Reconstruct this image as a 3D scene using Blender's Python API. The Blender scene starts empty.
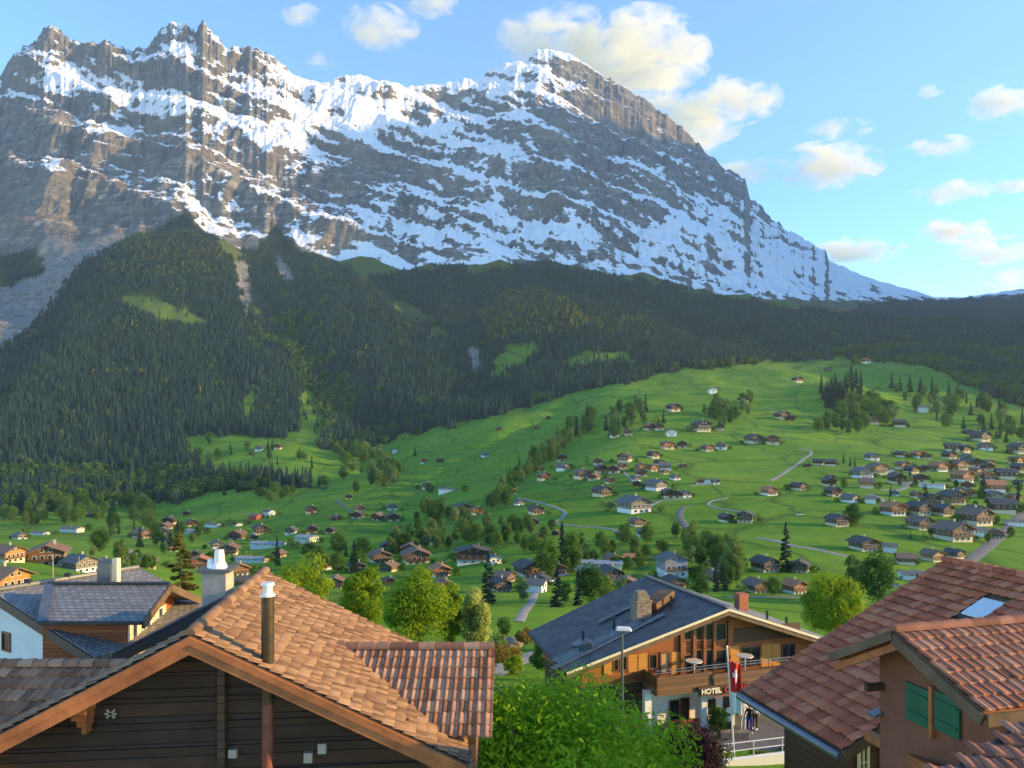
import bpy, bmesh, math, random
import numpy as np
from mathutils import Vector, Matrix
random.seed(7)
RNG = np.random.default_rng(7)
F = 769.0; CX = 512.0; HY = 430.0           # focal length in pixels, principal column, horizon row
SC = bpy.context.scene
COL = SC.collection
def at(px, py, Y):
    return Vector(((px - CX) / F * Y, Y, (HY - py) / F * Y))

# ------------------------------------------------------------------ noise
_perm = np.random.default_rng(11).permutation(4096).astype(np.int64)
_perm = np.concatenate([_perm, _perm])
_ang = np.random.default_rng(12).uniform(0, 2 * np.pi, 4096)
_gx, _gy = np.cos(_ang), np.sin(_ang)
def perlin(x, y, seed=0):
    x = np.asarray(x, float) + seed * 37.31; y = np.asarray(y, float) + seed * 91.7
    xi = np.floor(x).astype(np.int64); yi = np.floor(y).astype(np.int64)
    xf = x - xi; yf = y - yi
    u = xf * xf * xf * (xf * (xf * 6 - 15) + 10); v = yf * yf * yf * (yf * (yf * 6 - 15) + 10)
    def g(ix, iy, dx, dy):
        h = _perm[(_perm[ix & 4095] + iy) & 4095]
        return _gx[h] * dx + _gy[h] * dy
    a = g(xi, yi, xf, yf); b = g(xi + 1, yi, xf - 1, yf)
    c = g(xi, yi + 1, xf, yf - 1); d = g(xi + 1, yi + 1, xf - 1, yf - 1)
    return ((a * (1 - u) + b * u) * (1 - v) + (c * (1 - u) + d * u) * v) * 1.5
def fbm(x, y, octs=5, gain=.5, seed=0):
    s = 0; a = 1; t = 0
    for i in range(octs):
        s = s + a * perlin(x * 2 ** i, y * 2 ** i, seed + i * 3); t += a; a *= gain
    return s / t
def ridged(x, y, octs=5, gain=.5, seed=0):
    s = 0; a = 1; t = 0
    for i in range(octs):
        s = s + a * (1 - 2 * np.abs(perlin(x * 2 ** i, y * 2 ** i, seed + i * 5))); t += a; a *= gain
    return s / t
def sstep(a, b, x):
    t = np.clip((x - a) / (b - a), 0, 1); return t * t * (3 - 2 * t)

# ------------------------------------------------------------------ terrain shape
KY = np.array([6, 14, 30, 60, 100, 160, 250, 400, 600, 850, 1150, 1500, 2000, 2600, 3300], float)
TAB = {
 -600: [2010,1128,789,668,608,572,552,540,532,520,490,440,370,300,245],
 -260: [2010,1128,789,668,608,572,553,543,537,526,497,445,375,300,245],
 0:    [2010,1128,789,668,608,570,553,547,541,530,502,452,382,305,246],
 120:  [2010,1128,789,670,615,588,570,558,545,531,507,462,392,310,240],
 240:  [2010,1128,790,680,640,612,590,568,546,522,488,452,398,318,256],
 330:  [2010,1128,790,685,645,615,590,565,534,508,478,448,400,325,262],
 420:  [2010,1128,790,688,648,615,588,560,524,494,465,436,393,330,268],
 520:  [2010,1128,790,688,650,614,585,541,504,478,448,420,384,332,268],
 640:  [2010,1128,792,690,652,618,583,530,489,452,424,397,364,325,275],
 770:  [2010,1128,800,700,655,622,586,528,485,455,425,394,362,333,306],
 900:  [2010,1128,800,700,662,628,590,532,486,458,432,398,366,343,322],
 1024: [2010,1128,800,700,665,632,598,538,492,466,438,402,372,348,325],
 1200: [2010,1128,800,700,668,636,602,545,500,470,438,400,370,345,320],
 1700: [2010,1128,800,700,670,640,606,550,505,470,435,395,360,335,310],
}
_tpx = np.array(sorted(TAB)); _ts = np.array([TAB[k] for k in sorted(TAB)], float)
_ts = (HY - _ts) / F
_tu = (_tpx - CX) / F
def _cr(xk, yk, x):
    """monotone-ish cubic along axis 0 of yk (n, ...) at x (m,)"""
    n = len(xk)
    d = (yk[1:] - yk[:-1]) / (xk[1:] - xk[:-1]).reshape(-1, *([1] * (yk.ndim - 1)))
    m = np.zeros_like(yk); m[1:-1] = np.where(d[1:] * d[:-1] > 0, 2 * d[1:] * d[:-1] / (d[1:] + d[:-1] + 1e-12 * np.sign(d[1:] + 1e-15)), 0); m[0] = d[0]; m[-1] = d[-1]
    i = np.clip(np.searchsorted(xk, x) - 1, 0, n - 2)
    h = (xk[i + 1] - xk[i]); t = np.clip((x - xk[i]) / h, 0, 1)
    sh = (-1,) + (1,) * (yk.ndim - 1); h = h.reshape(sh); t = t.reshape(sh)
    return (yk[i] * (1 + 2 * t) * (1 - t) ** 2 + m[i] * h * t * (1 - t) ** 2 + yk[i + 1] * t * t * (3 - 2 * t) + m[i + 1] * h * t * t * (t - 1))
NU, NY = 760, 560
GU = np.linspace(-1.0, 1.0, NU)
GL = np.linspace(math.log(6), math.log(3300), NY)
def base_grid(U, L):
    a = _cr(np.log(KY), _ts.T, L)            # (NY, ncol)
    b = _cr(_tu, a.T, U)                     # (NU, NY)
    return b.T * np.exp(L)[:, None]          # z (NY, NU)
GZ = base_grid(GU, GL)
_Y2 = np.exp(GL)[:, None] * np.ones(NU)[None]; _X2 = GU[None] * _Y2
# undulating meadow: amplitude grows with distance
_amp = np.interp(_Y2, [0, 80, 200, 500, 1000, 1600, 3300], [0, 0, .6, 2.6, 6, 14, 45])
GZ += _amp * (fbm(_X2 / 160, _Y2 / 230, 4, .45, 3)) + _amp * .35 * ridged(_X2 / 300, _Y2 / 120, 3, .5, 9)
def line_cut(pts, width, depth):
    """a stream gully along a polyline of (px, py, Y)"""
    global GZ
    best = np.full(GZ.shape, 1e9)
    P = [((p[0] - CX) / F * p[1], p[1]) for p in pts]
    for a, b in zip(P[:-1], P[1:]):
        ax, ay = a; dx, dy = b[0] - ax, b[1] - ay
        t = np.clip(((_X2 - ax) * dx + (_Y2 - ay) * dy) / (dx * dx + dy * dy), 0, 1)
        best = np.minimum(best, np.hypot(_X2 - ax - t * dx, _Y2 - ay - t * dy))
    GZ -= depth * np.exp(-(best / width) ** 2)
line_cut([(395, 620), (420, 900), (470, 1150), (560, 1500), (620, 1900)], 40, 9)
line_cut([(250, 3300), (262, 2700), (300, 2300), (395, 1700), (385, 1300)], 90, 35)
line_cut([(10, 3300), (20, 2900), (40, 2500), (0, 2150), (-90, 1700)], 110, 60)
line_cut([(400, 3300), (420, 2700), (470, 2300), (480, 1900)], 90, 30)
# forested spurs
def hump(px, Y, rx, ry, h):
    global GZ
    x0 = (px - CX) / F * Y
    GZ += h * np.exp(-((_X2 - x0) / rx) ** 2 - ((_Y2 - Y) / ry) ** 2)
hump(185, 2950, 330, 500, 110); hump(95, 2400, 300, 500, 40); hump(345, 2650, 260, 500, 60); hump(560, 2450, 260, 300, 115)
hump(845, 1500, 90, 110, 18); hump(700, 1250, 110, 90, 8); hump(560, 830, 70, 60, 5)
# the flat forecourt in front of the hotel
x0 = (745 - CX) / F * 47
_w = np.exp(-(((_X2 - x0) / 17) ** 4 + ((_Y2 - 48) / 10) ** 4)); GZ = GZ * (1 - _w) + (-17.85) * _w
def ground(x, y):
    x = np.asarray(x, float); y = np.asarray(y, float)
    fu = np.clip((x / y - GU[0]) / (GU[1] - GU[0]), 0, NU - 1.001); fl = np.clip((np.log(y) - GL[0]) / (GL[1] - GL[0]), 0, NY - 1.001)
    i = fu.astype(int); j = fl.astype(int); a = fu - i; b = fl - j
    return (GZ[j, i] * (1 - a) + GZ[j, i + 1] * a) * (1 - b) + (GZ[j + 1, i] * (1 - a) + GZ[j + 1, i + 1] * a) * b
_colcache = {}
def place(px, py, ymin=60, ymax=3290):
    """the terrain point seen at a pixel: march outwards along the line of sight"""
    u = (px - CX) / F
    ys = np.exp(np.linspace(math.log(ymin), math.log(ymax), 900))
    z = ground(u * ys, ys); s = (HY - py) / F * ys
    k = np.nonzero(z >= s)[0]
    Y = ys[k[0]] if len(k) else ys[-1]
    return float(u * Y), float(Y), float(ground(u * Y, Y))

def grid_mesh(name, X, Y, Z, attrs=None):
    ny, nx = X.shape
    me = bpy.data.meshes.new(name)
    co = np.stack([X, Y, Z], -1).reshape(-1, 3).astype(np.float32)
    idx = np.arange(ny * nx).reshape(ny, nx)
    q = np.stack([idx[:-1, :-1], idx[:-1, 1:], idx[1:, 1:], idx[1:, :-1]], -1).reshape(-1, 4)
    me.vertices.add(len(co)); me.vertices.foreach_set('co', co.ravel())
    me.loops.add(q.size); me.loops.foreach_set('vertex_index', q.ravel().astype(np.int32))
    me.polygons.add(len(q)); me.polygons.foreach_set('loop_start', np.arange(0, q.size, 4, dtype=np.int32))
    me.polygons.foreach_set('use_smooth', np.ones(len(q), bool))
    me.update(calc_edges=True)
    for k, v in (attrs or {}).items():
        a = me.attributes.new(k, 'FLOAT', 'POINT'); a.data.foreach_set('value', v.reshape(-1).astype(np.float32))
    o = bpy.data.objects.new(name, me); COL.objects.link(o)
    return o

# ------------------------------------------------------------------ material helpers
def mat(name):
    m = bpy.data.materials.new(name); m.use_nodes = True
    nt = m.node_tree
    return m, nt, nt.nodes['Principled BSDF']
def N(nt, typ, **kw):
    n = nt.nodes.new(typ)
    for k, v in kw.items():
        if k == 'inp':
            for i, val in v.items(): n.inputs[i].default_value = val
        else: setattr(n, k, v)
    return n
def L(nt, a, b): nt.links.new(a, b)
def ramp(nt, fac, stops, interp='LINEAR'):
    r = N(nt, 'ShaderNodeValToRGB'); r.color_ramp.interpolation = interp
    e = r.color_ramp.elements
    while len(e) < len(stops): e.new(.5)
    for i, (p, c) in enumerate(stops):
        e[i].position = p; e[i].color = (*c, 1) if len(c) == 3 else c
    if fac is not None: L(nt, fac, r.inputs[0])
    return r.outputs[0]
def noise(nt, vec, scale, detail=4, rough=.55, dist=0):
    n = N(nt, 'ShaderNodeTexNoise', inp={'Scale': scale, 'Detail': detail, 'Roughness': rough, 'Distortion': dist})
    if vec is not None: L(nt, vec, n.inputs['Vector'])
    return n.outputs['Fac']
def mapping(nt, vec, scale=(1, 1, 1), rot=(0, 0, 0), loc=(0, 0, 0)):
    m = N(nt, 'ShaderNodeMapping'); m.inputs['Scale'].default_value = scale; m.inputs['Rotation'].default_value = rot; m.inputs['Location'].default_value = loc
    L(nt, vec, m.inputs[0]); return m.outputs[0]
def objco(nt): return N(nt, 'ShaderNodeTexCoord').outputs['Object']
def mixc(nt, fac, a, b, blend='MIX'):
    m = N(nt, 'ShaderNodeMix', data_type='RGBA', blend_type=blend)
    for i, v in ((0, fac), (6, a), (7, b)):
        if hasattr(v, 'links') or hasattr(v, 'is_linked'): L(nt, v, m.inputs[i])
        else: m.inputs[i].default_value = v if i == 0 else ((*v, 1) if len(v) == 3 else v)
    return m.outputs[2]
def math_(nt, op, a, b=None, c=None):
    m = N(nt, 'ShaderNodeMath', operation=op)
    for i, v in enumerate((a, b, c)):
        if v is None: continue
        if hasattr(v, 'is_linked'): L(nt, v, m.inputs[i])
        else: m.inputs[i].default_value = v
    return m.outputs[0]
def bump(nt, b, h, strength=.4, dist=.1):
    n = N(nt, 'ShaderNodeBump', inp={'Strength': strength, 'Distance': dist}); L(nt, h, n.inputs['Height']); L(nt, n.outputs[0], b.inputs['Normal'])
def attr(nt, name): return N(nt, 'ShaderNodeAttribute', attribute_name=name).outputs['Fac']
def tag(o, label=None, cat=None, group=None, kind=None):
    if label: o['label'] = label
    if cat: o['category'] = cat
    if group: o['group'] = group
    if kind: o['kind'] = kind
    return o

# ------------------------------------------------------------------ image-space outlines of what grows where (read off once, then given real depth by the terrain)
def inpoly(px, py, poly):
    inside = np.zeros(px.shape, bool); n = len(poly)
    for i in range(n):
        x1, y1 = poly[i]; x2, y2 = poly[(i + 1) % n]
        c = ((y1 > py) != (y2 > py)) & (px < (x2 - x1) * (py - y1) / ((y2 - y1) if y2 != y1 else 1e-9) + x1)
        inside ^= c
    return inside
FOREST = [
 [(-300, 262), (0, 262), (10, 240), (38, 256), (42, 272), (-2, 290), (-60, 330), (-300, 420)],
 [(-300, 520), (-300, 410), (-60, 400), (0, 350), (36, 322), (60, 292), (82, 264), (120, 245), (160, 228), (185, 208), (205, 225), (216, 243), (240, 262), (252, 300), (262, 330), (300, 375), (318, 400), (300, 432), (262, 440), (240, 436), (205, 434), (178, 440), (182, 458), (215, 470), (262, 478), (330, 488), (240, 490), (200, 496), (150, 503), (110, 498), (70, 505), (20, 516)],
 [(258, 300), (238, 262), (255, 232), (272, 222), (300, 248), (335, 262), (365, 282), (400, 272), (440, 268), (480, 272), (520, 262), (545, 258), (575, 268), (640, 282), (700, 292), (760, 300), (840, 306), (930, 300), (1024, 292), (1500, 280), (1500, 460), (1024, 408), (985, 392), (940, 372), (905, 362), (880, 360), (840, 358), (770, 362), (720, 368), (668, 372), (640, 382), (600, 386), (560, 398), (520, 408), (480, 420), (440, 428), (400, 436), (372, 446), (345, 452), (320, 448), (325, 420), (312, 385), (300, 375), (262, 330)],
]
CLEAR = [
 [(118, 300), (140, 292), (175, 305), (210, 322), (195, 330), (150, 318)],
 [(388, 300), (405, 302), (435, 316), (425, 322), (395, 312)],
 [(430, 322), (452, 334), (450, 342), (428, 340)],
 [(485, 375), (505, 345), (535, 340), (540, 355), (515, 366), (498, 380)],
 [(555, 362), (585, 352), (625, 352), (640, 365), (600, 362), (570, 372)],
 [(238, 420), (250, 385), (262, 384), (258, 405), (252, 430)],
 [(300, 388), (312, 392), (330, 412), (322, 432), (306, 440), (298, 425)],
 [(235, 262), (248, 262), (252, 300), (246, 318), (238, 300)],
 [(274, 250), (285, 262), (296, 280), (288, 284), (276, 266)],
 [(468, 345), (482, 352), (482, 368), (472, 372)],
 [(690, 286), (735, 290), (770, 302), (730, 302), (690, 294)], [(745, 296), (800, 292), (860, 304), (850, 314), (770, 308)],
]
DECID = [
 [(640, 372), (760, 360), (900, 345), (1024, 350), (1024, 420), (985, 395), (905, 364), (720, 372)],
 [(0, 470), (200, 470), (340, 490), (330, 440), (420, 420), (420, 460), (200, 500), (0, 520)],
 [(250, 330), (310, 300), (360, 400), (330, 450), (300, 380)],
]
def forest_mask(px, py):
    # wobble outlines so no edge is ruled
    wx = 5 * perlin(px / 14, py / 9, 40); wy = 4 * perlin(px / 14, py / 9, 44)
    m = np.zeros(px.shape, bool)
    for p in FOREST: m |= inpoly(px + wx, py + wy, p)
    for p in CLEAR: m &= ~inpoly(px + wx * .6, py + wy * .6, p)
    return m
# ------------------------------------------------------------------ the ground as one sheet
_PX = CX + F * _X2 / _Y2; _PY = HY - F * GZ / _Y2
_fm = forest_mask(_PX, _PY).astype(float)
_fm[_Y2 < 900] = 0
def screes(px, py):
    r = np.zeros(px.shape)
    for poly in ([(36, 255), (80, 262), (62, 294), (38, 325), (0, 354), (-90, 420), (-90, 320), (-2, 288), (44, 272)], [(40, 240), (60, 225), (125, 230), (125, 247), (82, 268), (40, 270)], CLEAR[7], CLEAR[8], CLEAR[9]):
        r = np.maximum(r, inpoly(px + 3 * perlin(px / 8, py / 6, 50), py, poly))
    return r
_rk = screes(_PX, _PY)
grd = grid_mesh('terrain', _X2, _Y2, GZ, {'wood': _fm, 'rock': _rk, 'alp': sstep(1500, 2900, _Y2) * .85})
tag(grd, kind='structure')
m, nt, b = mat('meadow')
pos = N(nt, 'ShaderNodeNewGeometry').outputs['Position']
n1 = noise(nt, mapping(nt, pos, (.004, .009, .004)), 1, 5, .6, .6)
n2 = noise(nt, pos, .035, 5, .6)
n3 = noise(nt, mapping(nt, pos, (.012, .05, .012)), 1, 3, .5, .8)
c = ramp(nt, n1, [(.3, (.07, .165, .012)), (.45, (.105, .235, .014)), (.58, (.15, .285, .018)), (.72, (.20, .30, .035))])
c = mixc(nt, ramp(nt, n2, [(.42, (0, 0, 0)), (.7, (.55,) * 3)]), c, (.05, .15, .02))
c = mixc(nt, ramp(nt, n3, [(.55, (0, 0, 0)), (.75, (.5,) * 3)]), c, (.16, .30, .03))
wp_ = N(nt, 'ShaderNodeVectorMath', operation='ADD'); L(nt, pos, wp_.inputs[0])
nv_ = N(nt, 'ShaderNodeTexNoise', inp={'Scale': .012, 'Detail': 3}); L(nt, pos, nv_.inputs['Vector'])
sv_ = N(nt, 'ShaderNodeVectorMath', operation='SCALE'); L(nt, nv_.outputs['Color'], sv_.inputs[0]); sv_.inputs['Scale'].default_value = 60; L(nt, sv_.outputs[0], wp_.inputs[1])
vo = N(nt, 'ShaderNodeTexVoronoi', inp={'Scale': .011}); L(nt, mapping(nt, wp_.outputs[0], (1, .6, .2)), vo.inputs['Vector'])
c = mixc(nt, math_(nt, 'MULTIPLY', N(nt, 'ShaderNodeSeparateColor').outputs[0] if False else vo.outputs['Color'], .35), c, (.21, .33, .03))
ve = N(nt, 'ShaderNodeTexVoronoi', feature='DISTANCE_TO_EDGE', inp={'Scale': .011}); L(nt, mapping(nt, wp_.outputs[0], (1, .6, .2)), ve.inputs['Vector'])
c = mixc(nt, ramp(nt, ve.outputs['Distance'], [(.0, (.85,) * 3), (.03, (0, 0, 0))]), c, (.045, .10, .018))
c = mixc(nt, ramp(nt, noise(nt, pos, .11, 6, .72), [(.52, (0, 0, 0)), (.66, (.55,) * 3)]), c, (.055, .13, .015))
wv = N(nt, 'ShaderNodeTexWave', inp={'Scale': .05, 'Distortion': 6.0, 'Detail': 3.0, 'Detail Scale': .6}); L(nt, mapping(nt, pos, (.6, 1, 1)), wv.inputs['Vector'])
c = mixc(nt, math_(nt, 'MULTIPLY', wv.outputs['Fac'], math_(nt, 'MULTIPLY', n2, .5)), c, (.07, .17, .015))
c = mixc(nt, ramp(nt, noise(nt, mapping(nt, pos, (.02, .03, .02)), 1, 6, .7), [(.60, (0, 0, 0)), (.72, (.5,) * 3)]), c, (.26, .28, .07))
c = mixc(nt, attr(nt, 'alp'), c, (.075, .09, .03))
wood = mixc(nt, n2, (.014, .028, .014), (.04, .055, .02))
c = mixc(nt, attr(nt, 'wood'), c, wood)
c = mixc(nt, attr(nt, 'rock'), c, ramp(nt, noise(nt, pos, .05, 6, .7), [(.35, (.10, .095, .085)), (.6, (.27, .255, .235))]))
L(nt, c, b.inputs['Base Color']); b.inputs['Roughness'].default_value = .95; b.inputs['Specular IOR Level'].default_value = .1
bump(nt, b, noise(nt, pos, .5, 5, .65), .5, .5)
grd.data.materials.append(m)

# ------------------------------------------------------------------ the rock and snow massif
RID = [(-900,150),(-400,110),(-150,92),(0,80),(10,66),(30,44),(48,34),(62,38),(75,46),(84,42),(98,44),(110,42),(125,51),(145,52),(160,39),(178,31),(195,41),(203,31),(212,44),(228,55),(245,48),(262,51),(285,65),(300,79),(330,81),(345,77),(400,84),(440,87),(470,79),(500,68),(525,62),(535,55),(560,53),(580,59),(600,75),(630,94),(660,110),(700,150),(745,180),(750,204),(790,230),(825,250),(829,263),(870,277),(935,298),(960,298),(1000,292),(1024,289),(1150,272),(1700,250)]
rpx = np.array([r[0] for r in RID], float); rpy = np.array([r[1] for r in RID], float)
MU, MY = 1700, 620
mu = np.linspace(-1.0, 1.0, MU); mpx = CX + F * mu
ridge_py = np.interp(mpx, rpx, rpy) - np.interp(mpx, [-100, 290, 330, 590, 620, 830, 850, 950], [1, 1, .25, .35, .8, .8, .2, .2]) * (7 * ridged(mpx / 16, mpx * 0 + .3, 4, .6, 301) - 2)
ridge_Y = np.interp(mpx, [-300, 0, 225, 300, 450, 560, 640, 750, 830, 930, 1100, 1500], [4850, 4900, 4900, 5100, 5550, 5850, 6000, 6050, 6150, 6400, 6550, 6600])
foot_z = GZ[-1][np.clip(((mu - GU[0]) / (GU[1] - GU[0])).astype(int), 0, NU - 1)]
foot_z = np.interp(mu, GU, GZ[-1]); foot_s = foot_z / 3300
sR = (HY - ridge_py) / F
p_pow = np.interp(mpx, [0, 560, 700, 850, 950], [1.0, 1.05, 1.35, 2.0, 1.6])
T = np.linspace(0, 1.16, MY)[:, None]
YM = 3300 + (ridge_Y - 3300)[None] * T
Tc = np.clip(T, 0, 1)
S = foot_s[None] + (sR - foot_s)[None] * Tc ** p_pow[None]
XM = mu[None] * YM
ZM = S * YM
over = np.clip(T - 1, 0, 1) * (ridge_Y - 3300)[None]
ZM -= over * 1.3
PXM = np.broadcast_to(mpx[None], ZM.shape); PYM = HY - F * ZM / YM
env = sstep(0, .12, Tc) * (1 - .55 * sstep(.90, 1.0, Tc)) * np.interp(mpx, [0, 700, 860, 940, 1100], [1, 1, .45, .15, .1])[None]
# large buttresses and couloirs
wx = XM + 160 * fbm(XM / 700, YM / 900, 3, .5, 60); wy = ZM + 120 * fbm(XM / 500, ZM / 500, 3, .5, 63)
D = 95 * ridged(wx / 620, wy / 1500, 3, .5, 70) + 40 * ridged(wx / 210, wy / 560, 4, .55, 74) + 60 * fbm(wx / 420, wy / 420, 4, .5, 78)
ZM1 = ZM + env * D
# dipping strata: cliff bands with ledges between
def terrace(Z, P, steep, dip, seed, strength):
    h = Z + dip * XM + 110 * fbm(XM / 700, Z / 900, 3, .5, seed) + 34 * fbm(XM / 130, Z / 200, 3, .5, seed + 9)
    k = np.floor(h / P); f = h / P - k
    g = np.where(f < steep, f / steep * .28, .28 + (f - steep) / (1 - steep) * .72)
    return (g - f) * P * strength
st1 = np.clip(.75 + .7 * fbm(XM / 900, ZM / 500, 2, .5, 81), .1, 1.1)
ZM2 = ZM1 + env * terrace(ZM1, 330, .60, .42, 84, st1)
ZM2 = ZM2 + env * terrace(ZM2, 105, .62, .50, 88, np.clip(.35 + 1.5 * fbm(XM / 380, ZM / 260, 3, .5, 90), 0, 1.0))
fine = 16 * ridged(XM / 60, ZM2 / 120, 4, .55, 93) + 9 * fbm(XM / 30, YM / 30, 4, .6, 96)
ZM3 = ZM2 + env * fine + (1 - env) * sstep(0.3, .9, Tc) * np.interp(mpx, [800, 950], [1, .25])[None] * (10 * fbm(XM / 60, YM / 60, 4, .6, 99))
# the needles of the left ridge stand as towers, with clefts beside them
for tx, w, hgt, d in ((178, 34, 60, 0), (205, 20, 30, 0), (40, 28, 40, 0), (90, 26, 20, 0), (252, 24, 40, 0)):
    g = np.exp(-((mpx - tx) / w) ** 2)[None] * np.exp(-((Tc - .90) / .10) ** 2)
    ZM3 += g * hgt
ZM3[0] = foot_z; ZM3[1] = .5 * (foot_z + ZM3[1])
# slope of the finished rock
dZu = np.gradient(ZM3, axis=1); dXu = np.gradient(XM, axis=1); dYv = np.gradient(YM, axis=0); dZv = np.gradient(ZM3, axis=0); dXv = np.gradient(XM, axis=0)
nx = -(dZu * dYv); ny = -(dXu * dZv - dZu * dXv); nz = dXu * dYv
nrm = np.sqrt(nx * nx + ny * ny + nz * nz); nz /= nrm; nx /= nrm; ny /= nrm
def blur(a, k):
    for ax in (0, 1):
        c = np.cumsum(np.concatenate([np.repeat(a.take([0], ax), k, ax), a, np.repeat(a.take([-1], ax), k, ax)], ax), ax)
        n = a.shape[ax]; a = (c.take(range(2 * k, 2 * k + n), ax) - c.take(range(0, n), ax)) / (2 * k)
    return a
score = .6 * blur(nz, 1) + .7 * blur(nz, 4) + .06 * fbm(XM / 45, ZM3 / 30, 4, .6, 101) + .22 * fbm(XM / 190, (ZM3 + .45 * XM) / 70, 4, .55, 104)
mean = blur(score, 45); std = np.sqrt(np.maximum(blur(score ** 2, 45) - mean ** 2, 1e-4))
# how much snow lies where
SX = np.arange(0, 951, 50)
SYR = [50, 80, 110, 140, 170, 200, 230, 260, 290]
SF = [
 [.3,.3,.2,.4,.5,.3,.6,.7,.8,.7,.8,.8,.4,.2,.2,.2,.2,.5,.5,.5],
 [.6,.8,.8,.6,.18,.5,.75,.85,.8,.65,.75,.6,.25,.1,.1,.2,.2,.5,.5,.5],
 [.1,.15,.5,.85,.7,.6,.75,.8,.75,.6,.6,.5,.2,.1,.15,.1,.2,.5,.5,.5],
 [.12,.2,.35,.12,.3,.7,.75,.65,.7,.75,.6,.25,.3,.35,.1,.1,.2,.5,.5,.5],
 [.15,.35,.25,.35,.25,.2,.45,.12,.15,.6,.65,.4,.3,.5,.25,.1,.2,.5,.5,.5],
 [.03,.05,.05,.15,.55,.4,.35,.4,.5,.5,.65,.55,.5,.6,.55,.3,.2,.5,.5,.5],
 [.0,.1,.1,.2,.55,.4,.6,.5,.6,.6,.65,.7,.6,.65,.75,.65,.35,.5,.5,.5],
 [.0,.3,.1,.2,.4,.4,.5,.5,.5,.5,.5,.5,.6,.65,.7,.75,.8,.9,.8,.6],
 [.0,.0,.1,.1,.1,.1,.2,.2,.2,.2,.2,.2,.3,.4,.6,.6,.7,.6,.75,.7]]
SF = np.array(SF)
px_ = np.clip(PXM, 0, 950) / 50; py_ = np.interp(HY - F * ZM3 / YM, SYR, range(9))
i = np.clip(px_.astype(int), 0, 18); j = np.clip(py_.astype(int), 0, 7); a = px_ - i; bb = py_ - j
frac = (SF[j, i] * (1 - a) + SF[j, i + 1] * a) * (1 - bb) + (SF[j + 1, i] * (1 - a) + SF[j + 1, i + 1] * a) * bb
frac = np.clip(frac, .02, .97)
q = np.log(frac / (1 - frac)) / 1.0 + .45           # logistic stand-in for the normal quantile
snow = (score - mean) / std + q
PY3 = HY - F * ZM3 / YM
# tree line: no snow below it
tl = np.interp(mpx, [-300, 0, 50, 100, 150, 185, 215, 245, 275, 300, 350, 400, 450, 500, 545, 580, 640, 700, 760, 850, 930, 1100], [250, 250, 262, 248, 230, 210, 240, 262, 225, 248, 268, 272, 268, 272, 259, 268, 282, 292, 298, 300, 300, 293])
low = sstep(-4, 6, PY3 - tl[None] + 5 * perlin(XM / 90, YM / 90, 120))
snow = snow * (1 - low) - 3 * low
snow = np.where((PXM > 960), -1 + 2 * fbm(XM / 200, YM / 200, 3, .5, 4) + 2 * sstep(6100, 6500, YM), snow)
mwood = (low > .5).astype(float) * (forest_mask(PXM, np.maximum(PY3, tl[None] + 3)))
mo = grid_mesh('mountain', XM, YM, ZM3, {'snow': snow, 'low': low, 'wood': mwood})
tag(mo, kind='structure')
m, nt, b = mat('rock_and_snow')
pos = N(nt, 'ShaderNodeNewGeometry').outputs['Position']
nrmz = N(nt, 'ShaderNodeSeparateXYZ'); L(nt, N(nt, 'ShaderNodeNewGeometry').outputs['Normal'], nrmz.inputs[0])
st = noise(nt, mapping(nt, pos, (.0035, .0035, .03), (0, .2, 0)), 1, 6, .62, .5)
vert = noise(nt, mapping(nt, pos, (.03, .03, .004)), 1, 5, .6, .3)
f1 = noise(nt, pos, .03, 7, .68)
rock = ramp(nt, st, [(.28, (.08, .08, .082)), (.43, (.20, .195, .185)), (.50, (.12, .117, .115)), (.60, (.29, .275, .25)), (.75, (.17, .165, .155))])
rock = mixc(nt, ramp(nt, vert, [(.38, (.85,) * 3), (.58, (0, 0, 0))]), rock, (.075, .075, .078))
rock = mixc(nt, ramp(nt, noise(nt, pos, .0022, 3, .5), [(.48, (0, 0, 0)), (.7, (.35,) * 3)]), rock, (.30, .235, .16))
sn = math_(nt, 'ADD', attr(nt, 'snow'), math_(nt, 'MULTIPLY', math_(nt, 'SUBTRACT', f1, .5), 2.6))
sn = math_(nt, 'ADD', sn, math_(nt, 'MULTIPLY', math_(nt, 'SUBTRACT', noise(nt, mapping(nt, pos, (.012, .012, .05), (0, .42, 0)), 1, 5, .6), .5), 1.8))
sn = ramp(nt, math_(nt, 'MULTIPLY_ADD', sn, .5, .5), [(.44, (0, 0, 0)), (.56, (1, 1, 1))])
alp = ramp(nt, f1, [(.35, (.05, .06, .025)), (.6, (.11, .12, .04)), (.7, (.2, .19, .14))])
alp = mixc(nt, attr(nt, 'wood'), alp, (.02, .035, .016))
c = mixc(nt, attr(nt, 'low'), rock, alp)
c = mixc(nt, sn, c, (.83, .85, .88))
L(nt, c, b.inputs['Base Color']); b.inputs['Roughness'].default_value = .85; b.inputs['Specular IOR Level'].default_value = .2
bump(nt, b, math_(nt, 'ADD', math_(nt, 'MULTIPLY', f1, 1.0), math_(nt, 'MULTIPLY', vert, .8)), .8, 14)
mo.data.materials.append(m)
def mground(px, T_):
    """a point of the massif by column and depth fraction"""
    return None

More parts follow.
